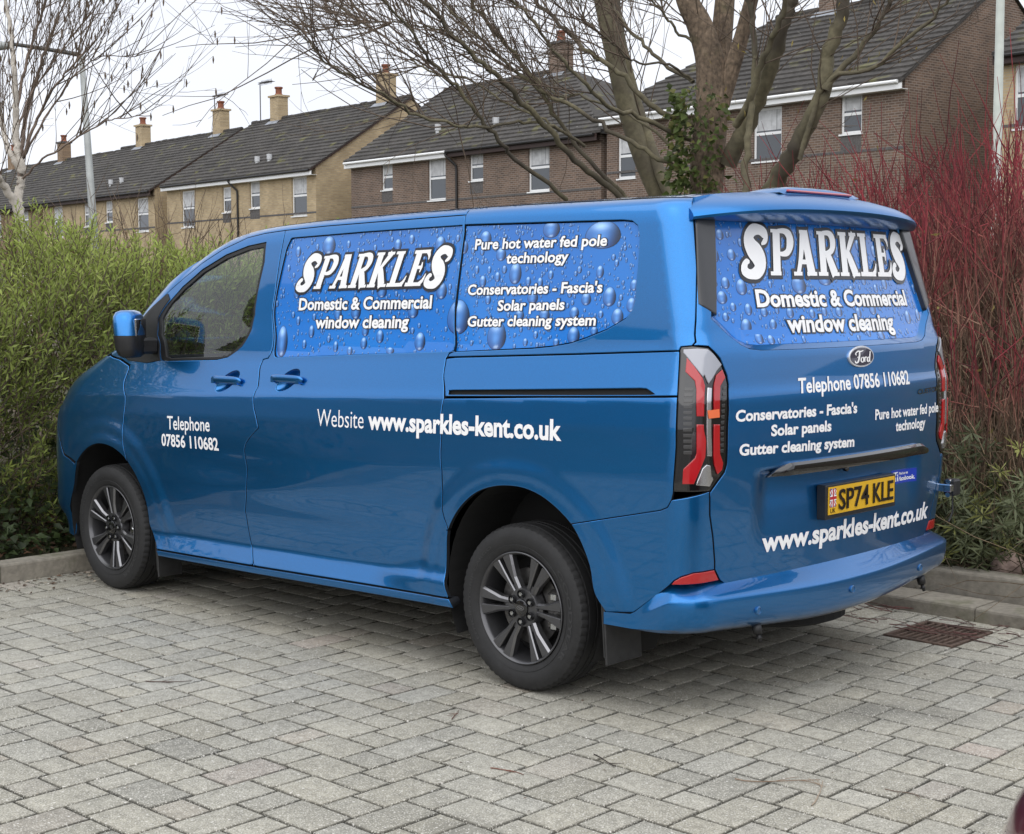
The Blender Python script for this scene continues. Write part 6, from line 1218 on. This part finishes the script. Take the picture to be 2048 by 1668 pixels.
for k, v in BIRCH.items():
    R = rel(v, OFF); R[:, 3] *= 1.45
    if k == 'trunk': R = np.vstack([[.0, 0, 0, .085], R])
    Q = limb(tr if k in ('trunk', 's2', 's3') else bt, R, r_, 10, .015); grow(tw, Q, r_, 20, 1.5, (.05, 0, .30), .07, .0055, 2.6, .75, .2, .5, side_bias=(.3, 0, 0))
    for p in tw.ends[-60:]:
        if r_.random() < .42: ct.add(np.array([p, p + np.array([.004, 0, -.04]), p + np.array([.0, 0, -.085])]), [.004, .012, .004], 5)  # catkins on the twig ends, built into the twigs mesh
tr.build("trunk", BIRCHB, bh); bt.build("branch", mat("birch_branch", (.20, .15, .12), .8, noise=[(8, .6, 1.3)]), bh); tw.build("twigs", TWIG, bh); pass
# the evergreen hedge in front of the van
hg = empty("hedge", (-4.9, -.6, .1), 0, "tall bushy light green hedge beyond the van's nose", "hedge"); OFF = np.array(hg.location); r_ = np.random.default_rng(8); P, A, L, W, C = [], [], [], [], []; st = Tubes()
def hedge_top(y, x): return 1.72 + .13 * math.sin(y * 2.3 + 1) + .09 * math.sin(y * 5.1 + x * 2) + .06 * math.sin(x * 6 + y)
for k in range(3900):
    y = r_.uniform(-1.9, 2.6); x = -4.25 - r_.random() ** 1.4 * 2.1; front = x > -4.75; top = hedge_top(y, x) + min(.25, .12 * (-4.2 - x)); z = top - abs(r_.normal()) * .30 if r_.random() < .45 else r_.uniform(.25, top); x += .22 * (1 - z / 2.0) * (-.5 if front else 0) + .10 * math.sin(z * 4 + y * 3)
    Ls = r_.uniform(.28, .55); up = .9 if z > top - .35 else .55; d = np.array([r_.normal() * .35 + (.45 if front else 0), r_.normal() * .4, up + r_.normal() * .2]); Q = branch_path(np.array([x, y, z - Ls * .6]), d, Ls, 6, r_, (0, 0, .5), .08); st.add(Q - OFF, np.linspace(.005, .002, 6), 3); m = r_.integers(17, 27)
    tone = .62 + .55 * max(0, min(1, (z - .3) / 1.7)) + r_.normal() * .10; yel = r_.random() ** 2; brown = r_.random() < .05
    for i in range(m):
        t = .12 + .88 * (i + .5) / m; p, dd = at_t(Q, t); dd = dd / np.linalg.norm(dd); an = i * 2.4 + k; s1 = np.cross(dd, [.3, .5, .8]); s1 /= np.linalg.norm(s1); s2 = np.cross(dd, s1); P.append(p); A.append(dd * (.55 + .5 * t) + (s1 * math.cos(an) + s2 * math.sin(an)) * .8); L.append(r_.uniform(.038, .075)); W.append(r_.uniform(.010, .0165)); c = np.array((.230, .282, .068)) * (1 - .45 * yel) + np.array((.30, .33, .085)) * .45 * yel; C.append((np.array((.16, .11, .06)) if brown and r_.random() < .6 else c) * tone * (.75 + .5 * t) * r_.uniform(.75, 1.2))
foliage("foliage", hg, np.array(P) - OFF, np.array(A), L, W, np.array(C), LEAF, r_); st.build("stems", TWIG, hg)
# ground cover and leaf litter at the foot of the hedge and the dogwoods
n = 5200; xx = np.concatenate([r_.uniform(-5.2, -3.88, n // 2), r_.uniform(-3.5, 3.6, n // 2)]); yy = np.concatenate([r_.uniform(-3.5, 1.6, n // 2), 1.93 + r_.random(n // 2) ** 1.5 * 1.9]); P = np.stack([xx, yy, ground_h(xx, yy) + r_.uniform(.005, .03, n)], -1); A = np.stack([r_.normal(size=n), r_.normal(size=n), r_.normal(size=n) * .25], -1)
C = np.array((.105, .058, .032)) * r_.uniform(.4, 1.7, (n, 1)); o = foliage("leaf_litter", None, P, A, r_.uniform(.03, .08, n), r_.uniform(.015, .04, n), C, DRYLEAF, r_, up=np.array([0, 0, 1.])); tag(o, "brown dead leaves along the kerbs", "leaf litter", kind="stuff")
n = 7000; xx = -3.95 - r_.random(n) ** 1.3 * 1.6; yy = r_.uniform(-3.8, 1.6, n); hh = r_.random(n) ** 1.5 * .75 * np.clip((-3.9 - xx) * 1.6, .06, 1); P = np.stack([xx, yy, ground_h(xx, yy) + hh], -1); A = np.stack([r_.normal(size=n) + .5, r_.normal(size=n), r_.normal(size=n) * .5 + .1], -1); C = np.array((.042, .062, .022)) * r_.uniform(.45, 1.7, (n, 1)); o = foliage("ground_cover", None, P, A, r_.uniform(.04, .09, n), r_.uniform(.03, .055, n), C, LEAF, r_, up=np.array([.4, 0, 1.])); tag(o, "dark ivy-like ground cover under the hedge", "ground cover", kind="stuff")
# red-stemmed dogwoods beside and behind the van
DOG = [(-1.9, 5.2, 2.0, "thin red dogwood under the taller upstairs window"), (-2.7, 5.9, 2.1, "red dogwood farthest left, beside the ivy-clad trunk"), (-1.5, 3.9, 1.7, "shorter red dogwood just above the raised brake lamp"), (-1.0, 4.6, 2.1, "red dogwood rising above the van's rear roof edge"), (-1.3, 6.2, 2.3, "red dogwood at the back, below the small upstairs window"), (-.75, 5.3, 2.3, "red dogwood at the back, below the gable end"),
       (-.5, 4.3, 2.15, "tall red dogwood in front of the right-hand lamp post"), (-.15, 3.6, 2.15, "dense red-brown dogwood at the picture's right edge"), (-.55, 3.3, 1.75, "red dogwood close behind the rear window's far pillar"), (.12, 3.0, 1.9, "brownish dogwood right of the tail lamp"), (.42, 3.75, 2.3, "red dogwood cut by the picture's right edge"), (.33, 2.62, 1.25, "low twiggy dogwood above the green plants")]
for x, y, H, lab in DOG:
    z = float(ground_h(x, y)); d_ = empty("dogwood_shrub", (x, y, z), 0, lab, "shrub", "red dogwood shrubs"); st = Tubes()
    for k in range(130):
        a = r_.uniform(0, 2 * math.pi); b0 = np.array([math.cos(a), math.sin(a), 0]) * r_.random() ** .5 * .34; v = np.array([b0[0] * 1.0 + r_.normal() * .16, b0[1] * 1.0 + r_.normal() * .16, 1]); l = H * r_.uniform(.6, 1.08); Q = branch_path(b0, v, l, 9, r_, (0, 0, .10), .06); t = np.linspace(0, 1, 9)[:, None]
        f = np.clip((t * l / H - .58) / .32, 0, 1); c = np.array((.165, .108, .070)) * (1 - f) + np.array((.185, .022, .030)) * f; c = c * r_.uniform(.35, 1.6); st.add(Q, np.linspace(.0068, .0026, 9), 5 if k < 40 else 4, c)
        for _ in range(r_.integers(3, 7)):
            t2 = r_.uniform(.2, .95); p, dd = at_t(Q, t2); Q2 = branch_path(p, dd / np.linalg.norm(dd) + r_.normal(size=3) * .42, l * r_.uniform(.12, .38), 6, r_, (0, 0, .5), .08); f2 = np.clip((t2 * l / H + np.linspace(0, .2, 6)[:, None] - .58) / .32, 0, 1); c2 = np.array((.215, .155, .100)) * (1 - f2) + np.array((.190, .026, .032)) * f2; st.add(Q2, np.linspace(.0042, .0018, 6), 3, c2 * r_.uniform(.35, 1.7))
    st.build("stems", BARKC, d_); n = 26; P = r_.normal(size=(n, 3)) * np.array((.4, .4, .45)) + np.array((0, 0, H * .38)); foliage("last_leaves", d_, P, r_.normal(size=(n, 3)), r_.uniform(.04, .07, n), r_.uniform(.018, .03, n), np.tile((.34, .29, .09), (n, 1)) * r_.uniform(.4, 1.2, (n, 1)), LEAF, r_)
# brown bare shrubs seen over the van's roof and the dead undergrowth between
for i, (x, y, H, lab) in enumerate(((-4.9, 3.5, 2.0, "bare brown shrub over the middle of the van roof"), (-3.9, 3.9, 1.9, "bare brown shrub under the willow's lowest branches"), (-2.4, 4.4, 1.95, "bare brown shrub against the right of the ivy-clad trunk"), (-7.6, 2.4, 2.0, "bare brown shrub over the front of the van roof"), (-9.5, 3.4, 2.1, "bare brown shrub between the hedge and the yellow house"))):
    z = float(ground_h(x, y)); d_ = empty("bare_shrub", (x, y, z), 0, lab, "shrub", "bare brown shrubs"); st = Tubes()
    for k in range(70):
        a = r_.uniform(0, 2 * math.pi); b0 = np.array([math.cos(a), math.sin(a), 0]) * r_.random() ** .5 * .5; Q = branch_path(b0, np.array([b0[0] * .9 + r_.normal() * .25, b0[1] * .9 + r_.normal() * .25, 1]), H * r_.uniform(.55, 1.05), 8, r_, (0, 0, .1), .10); c = np.array((.125, .088, .060)) * r_.uniform(.6, 1.4); st.add(Q, np.linspace(.006, .002, 8), 4, c)
        for _ in range(5): p, dd = at_t(Q, r_.uniform(.25, .95)); st.add(branch_path(p, dd / np.linalg.norm(dd) + r_.normal(size=3) * .6, H * r_.uniform(.1, .3), 5, r_, (0, 0, .3), .12), np.linspace(.0035, .0015, 5), 3, c * r_.uniform(.7, 1.3))
    st.build("stems", BARKC, d_)
ug = Tubes()
for k in range(4200):
    x, y = r_.uniform(-1.6, 1.4), 2.0 + r_.random() * 3.2; z = float(ground_h(x, y)); Q = branch_path(np.array([x, y, z]), np.array([r_.normal() * .8, r_.normal() * .8, .8]), r_.uniform(.3, 1.15), 6, r_, (0, 0, -.35), .22); ug.add(Q, np.linspace(.0032, .0014, 6), 3, np.array((.17, .125, .078)) * r_.uniform(.4, 1.5))
o = ug.build("undergrowth", BARKC); tag(o, "tangle of dry tan twigs and stalks under the dogwoods", "undergrowth", kind="stuff")
# low green plants with hand-shaped leaves by the kerb
GP = [(.30, 2.02, .40), (.50, 1.97, .34), (.78, 2.12, .52), (.44, 2.24, .62), (.62, 2.34, .66), (.20, 2.38, .72), (.46, 2.62, .85), (.02, 2.15, .55), (.22, 2.85, .95), (.62, 2.75, .8)]
GL_ = ["low green plant at the bumper's far corner", "smallest green plant, just left of the pinkish stone", "green plant at the picture's right edge, beside the pinkish stone", "middle green plant above the smallest one", "leafy green plant behind the pinkish stone", "green plant behind the hose inlet", "tall green plant at the back of the kerb bed", "green plant half hidden by the rear bumper", "tallest green plant, under the far tail lamp", "back green plant at the picture's right edge"]
for (x, y, H), lab in zip(GP, GL_):
    z = float(ground_h(x, y)); d_ = empty("leafy_plant", (x, y, z), 0, lab, "plant", "low green plants in the kerb bed"); st = Tubes(); P, A, L, W, C = [], [], [], [], []
    for k in range(20):
        a = r_.uniform(0, 2 * math.pi); Q = branch_path(np.array([math.cos(a), math.sin(a), 0]) * .06, np.array([math.cos(a) * .55, math.sin(a) * .55, 1]), 1.25 * H * r_.uniform(.45, 1.05), 6, r_, (math.cos(a) * .4, math.sin(a) * .4, -.2), .06); st.add(Q, np.linspace(.005, .0025, 6), 4, np.array((.075, .085, .04)) * r_.uniform(.7, 1.2))
        for t in (.55, .8, 1.0, 1.0):
            p, dd = at_t(Q, min(t * r_.uniform(.9, 1), .999)); dd = dd / np.linalg.norm(dd); s1 = np.cross(dd, r_.normal(size=3)); s1 /= np.linalg.norm(s1); s2 = np.cross(dd, s1); tone = r_.uniform(.6, 1.45); pale = r_.random() < .12
            for j in range(8): an = j / 8 * 2 * math.pi; P.append(p); A.append(s1 * math.cos(an) + s2 * math.sin(an) + dd * .25 + np.array([0, 0, -.12])); L.append(r_.uniform(.060, .115)); W.append(r_.uniform(.010, .016)); C.append((np.array((.27, .28, .09)) if pale else np.array((.125, .142, .072))) * tone)
    foliage("leaves", d_, np.array(P), np.array(A), L, W, np.array(C), LEAF, r_); st.build("stems", BARKC, d_)
def rock(name, c, s, col, lab):
    import bmesh
    bm = bmesh.new(); bmesh.ops.create_icosphere(bm, subdivisions=4, radius=1)
    from mathutils import noise
    for v in bm.verts: d = 1 + .22 * noise.noise(v.co * 1.3 + Vector(c)) + .07 * noise.noise(v.co * 4); v.co = Vector((v.co.x * s[0] * d, v.co.y * s[1] * d, v.co.z * s[2] * d))
    me = bpy.data.meshes.new(name); bm.to_mesh(me); bm.free(); me.materials.append(mat(name + "_stone", col, .9, noise=[(9, .7, 1.25), (50, .8, 1.2)], bump=(40, .5, .01))); me.polygons.foreach_set("use_smooth", np.ones(len(me.polygons), bool)); o = bpy.data.objects.new(name, me); COL.objects.link(o); o.location = c; tag(o, lab, "stone")
rock("stone", (.68, 2.03, .20), (.085, .075, .075), (.34, .25, .21), "pinkish rounded stone on the soil behind the kerb")
# fallen twigs and bits on the paving
def twig(p, ang, L, seed, lab, col=(.10, .055, .042), r0=.0024):
    q_ = np.random.default_rng(seed); t = Tubes(); Q = branch_path(np.zeros(3), np.array([math.cos(ang), math.sin(ang), 0]), L, 9, q_, (0, 0, 0), .16); Q[:, 2] = .0045; t.add(Q, np.linspace(r0, r0 * .5, 9), 5)
    for _ in range(2): a, d = at_t(Q, q_.uniform(.3, .8)); Q2 = branch_path(a, d / np.linalg.norm(d) + q_.normal(size=3) * .6, L * .35, 5, q_, (0, 0, 0), .15); Q2[:, 2] = .0045; t.add(Q2, np.linspace(r0 * .6, r0 * .35, 5), 4)
    o = t.build("twig", mat("fallen_twig", col, .9)); o.location = (*p, 0); tag(o, lab, "twig", "fallen twigs on the paving")
twig((1.63, -1.35), 1.9, .26, 1, "pale bent twig on the paving near the bottom right corner", (.34, .27, .20)); twig((1.30, -1.30), .2, .30, 2, "long thin brown twig lying beside the pale bent one", (.22, .15, .10), .0022); twig((.78, -1.42), .1, .16, 3, "short dark twig behind the rear mud flap", (.03, .022, .018)); twig((.62, -1.78), .5, .14, 4, "thin red-brown twig below the rear bumper corner", (.17, .075, .05)); twig((.10, -1.46), 2.0, .13, 5, "curled brown twig beside the rear tyre", (.13, .07, .05)); twig((-1.25, -1.95), .3, .2, 6, "small dark twig on the paving left of the sill", (.07, .04, .03))
twig((1.72, -1.05), .1, .14, 7, "straight thin twig right of the pale bent one", (.16, .12, .09), .002)
lt = Tubes()
for k in range(70): x = r_.uniform(-.1, 1.9); y = 1.49 - r_.random() ** 2 * .42; lt.add((lambda Q: np.stack([Q[:, 0], Q[:, 1], np.full(len(Q), .006 + .012 * r_.random())], -1))(branch_path(np.array([x, y, 0]), np.array([1, r_.normal() * .5, 0]), r_.uniform(.08, .32), 6, r_, (0, 0, 0), .25)), np.full(6, r_.uniform(.0014, .003)), 3, np.array((.12, .05, .045)) * r_.uniform(.5, 1.5))
o = lt.build("twig_litter", BARKC); tag(o, "fine reddish twigs swept along the low kerb", "twig litter", kind="stuff")
n = 420; xx = r_.uniform(-3.6, 3.2, n); yy = r_.uniform(-4.2, 1.4, n); k = r_.random(n) < .5; xx = np.where(k, -3.69 + np.abs(r_.normal(size=n)) * .16, xx); yy = np.where(k, r_.uniform(-2.4, .2, n), yy); P = np.stack([xx, yy, np.full(n, .004)], -1); A = np.stack([r_.normal(size=n), r_.normal(size=n), np.abs(r_.normal(size=n)) * .1], -1); C = np.where((r_.random(n) < .55)[:, None], np.array((.11, .06, .035)), np.array((.42, .36, .29))) * r_.uniform(.5, 1.3, (n, 1)); o = foliage("leaf_scraps", None, P, A, np.where(k, r_.uniform(.02, .05, n), r_.uniform(.006, .02, n)), np.where(k, r_.uniform(.01, .022, n), r_.uniform(.003, .008, n)), C, DRYLEAF, r_, up=np.array([0, 0, 1.])); tag(o, "scraps of dead leaf and chippings scattered on the paving", "leaf litter", kind="stuff")
# ---------------------------------------------------------------- the red car whose bumper corner shows at the bottom right
def red_car():
    car = empty("parked_car", (4.805, -1.86, 0), 0, "dark red car of which only a bumper corner shows at the bottom right", "car"); RP = mat("dark_red_paint", (.12, .010, .028), .3, .4, 1.0); L, Wd = 2.02, .93
    def ring(z, xf, xb, w, r):
        P = []; n = 10
        for cx, cy, a0 in ((xf + r, -w + r, 180), (xb - r, -w + r, 270), (xb - r, w - r, 0), (xf + r, w - r, 90)):
            for k in range(n + 1): a = math.radians(a0 + 90 * k / n); P.append((cx + r * math.cos(a), cy + r * math.sin(a), z))
        return P
    def loft(rows, name, m, par, close=True):
        mb = MB(); k = len(ring(*rows[0])); V = sum((ring(*r) for r in rows), []); F = [(i * k + j, i * k + (j + 1) % k, (i + 1) * k + (j + 1) % k, (i + 1) * k + j) for i in range(len(rows) - 1) for j in range(k)]
        if close: F += [tuple(range(k)), tuple(range((len(rows) - 1) * k, len(rows) * k))]
        mb.add(V, F); o = mb.build(name, m, par); return smooth_by_angle(o, 40)
    loft([(.20, -1.9, 1.85, .82, .35), (.26, -1.98, 1.95, .88, .42), (.40, -2.03, 2.0, .915, .46), (.52, -2.035, 2.02, .925, .46), (.60, -2.0, 2.02, .93, .45), (.72, -1.93, 2.0, .925, .45), (.84, -1.75, 1.98, .90, .42), (.92, -1.3, 1.95, .86, .36), (.95, -.9, 1.9, .80, .3)], "body", RP, car)
    loft([(.93, -1.0, 1.85, .80, .28), (1.15, -.55, 1.78, .73, .25), (1.38, -.12, 1.62, .64, .2), (1.41, .0, 1.55, .6, .2)], "windows", GLOSSBLK, car); loft([(1.40, -.14, 1.60, .64, .2), (1.45, .0, 1.5, .58, .2), (1.47, .2, 1.3, .45, .2)], "roof", RP, car)
    for x in (-1.25, 1.25):
        for s in (-1, 1):
            w = MB(); w.lathe([(.0, .20), (.02, .30), (.05, .315), (.17, .315), (.19, .30), (.19, .2)], 40, c=(x, -s * .93 if s > 0 else .74, .315)); o = w.build("wheel", RUBBER, car); smooth_by_angle(o, 30)
            c_ = MB(); c_.lathe([(.19, .0), (.01 if s > 0 else .18, .0), (.01 if s > 0 else .18, .19)], 30, c=(x, -.93 if s > 0 else .74, .315)); c_.build("rim", ALLOY, o)
    for s in (-1, 1): mb = MB(); mb.box((-1.945, s * .45 - .15, .61), (-1.75, s * .45 + .15, .73), bev=.04); smooth_by_angle(mb.build("headlamp", CHROME, car), 40)
    mb = MB(); mb.box((-2.045, -.5, .30), (-1.9, .5, .46), bev=.02); mb.build("grille", BLACKPL, car)
red_car()
# the van's lettering and lenses sit no deeper than sub-parts
def depth(o): d = 0
def flatten(root):
    for part in list(root.children):
        for sub in list(part.children):
            for deep in list(sub.children_recursive):
                M = deep.matrix_basis.copy(); q = deep.parent
                while q is not None and q is not part: M = q.matrix_basis @ M; q = q.parent
                deep.parent = part; deep.matrix_basis = M
flatten(van)
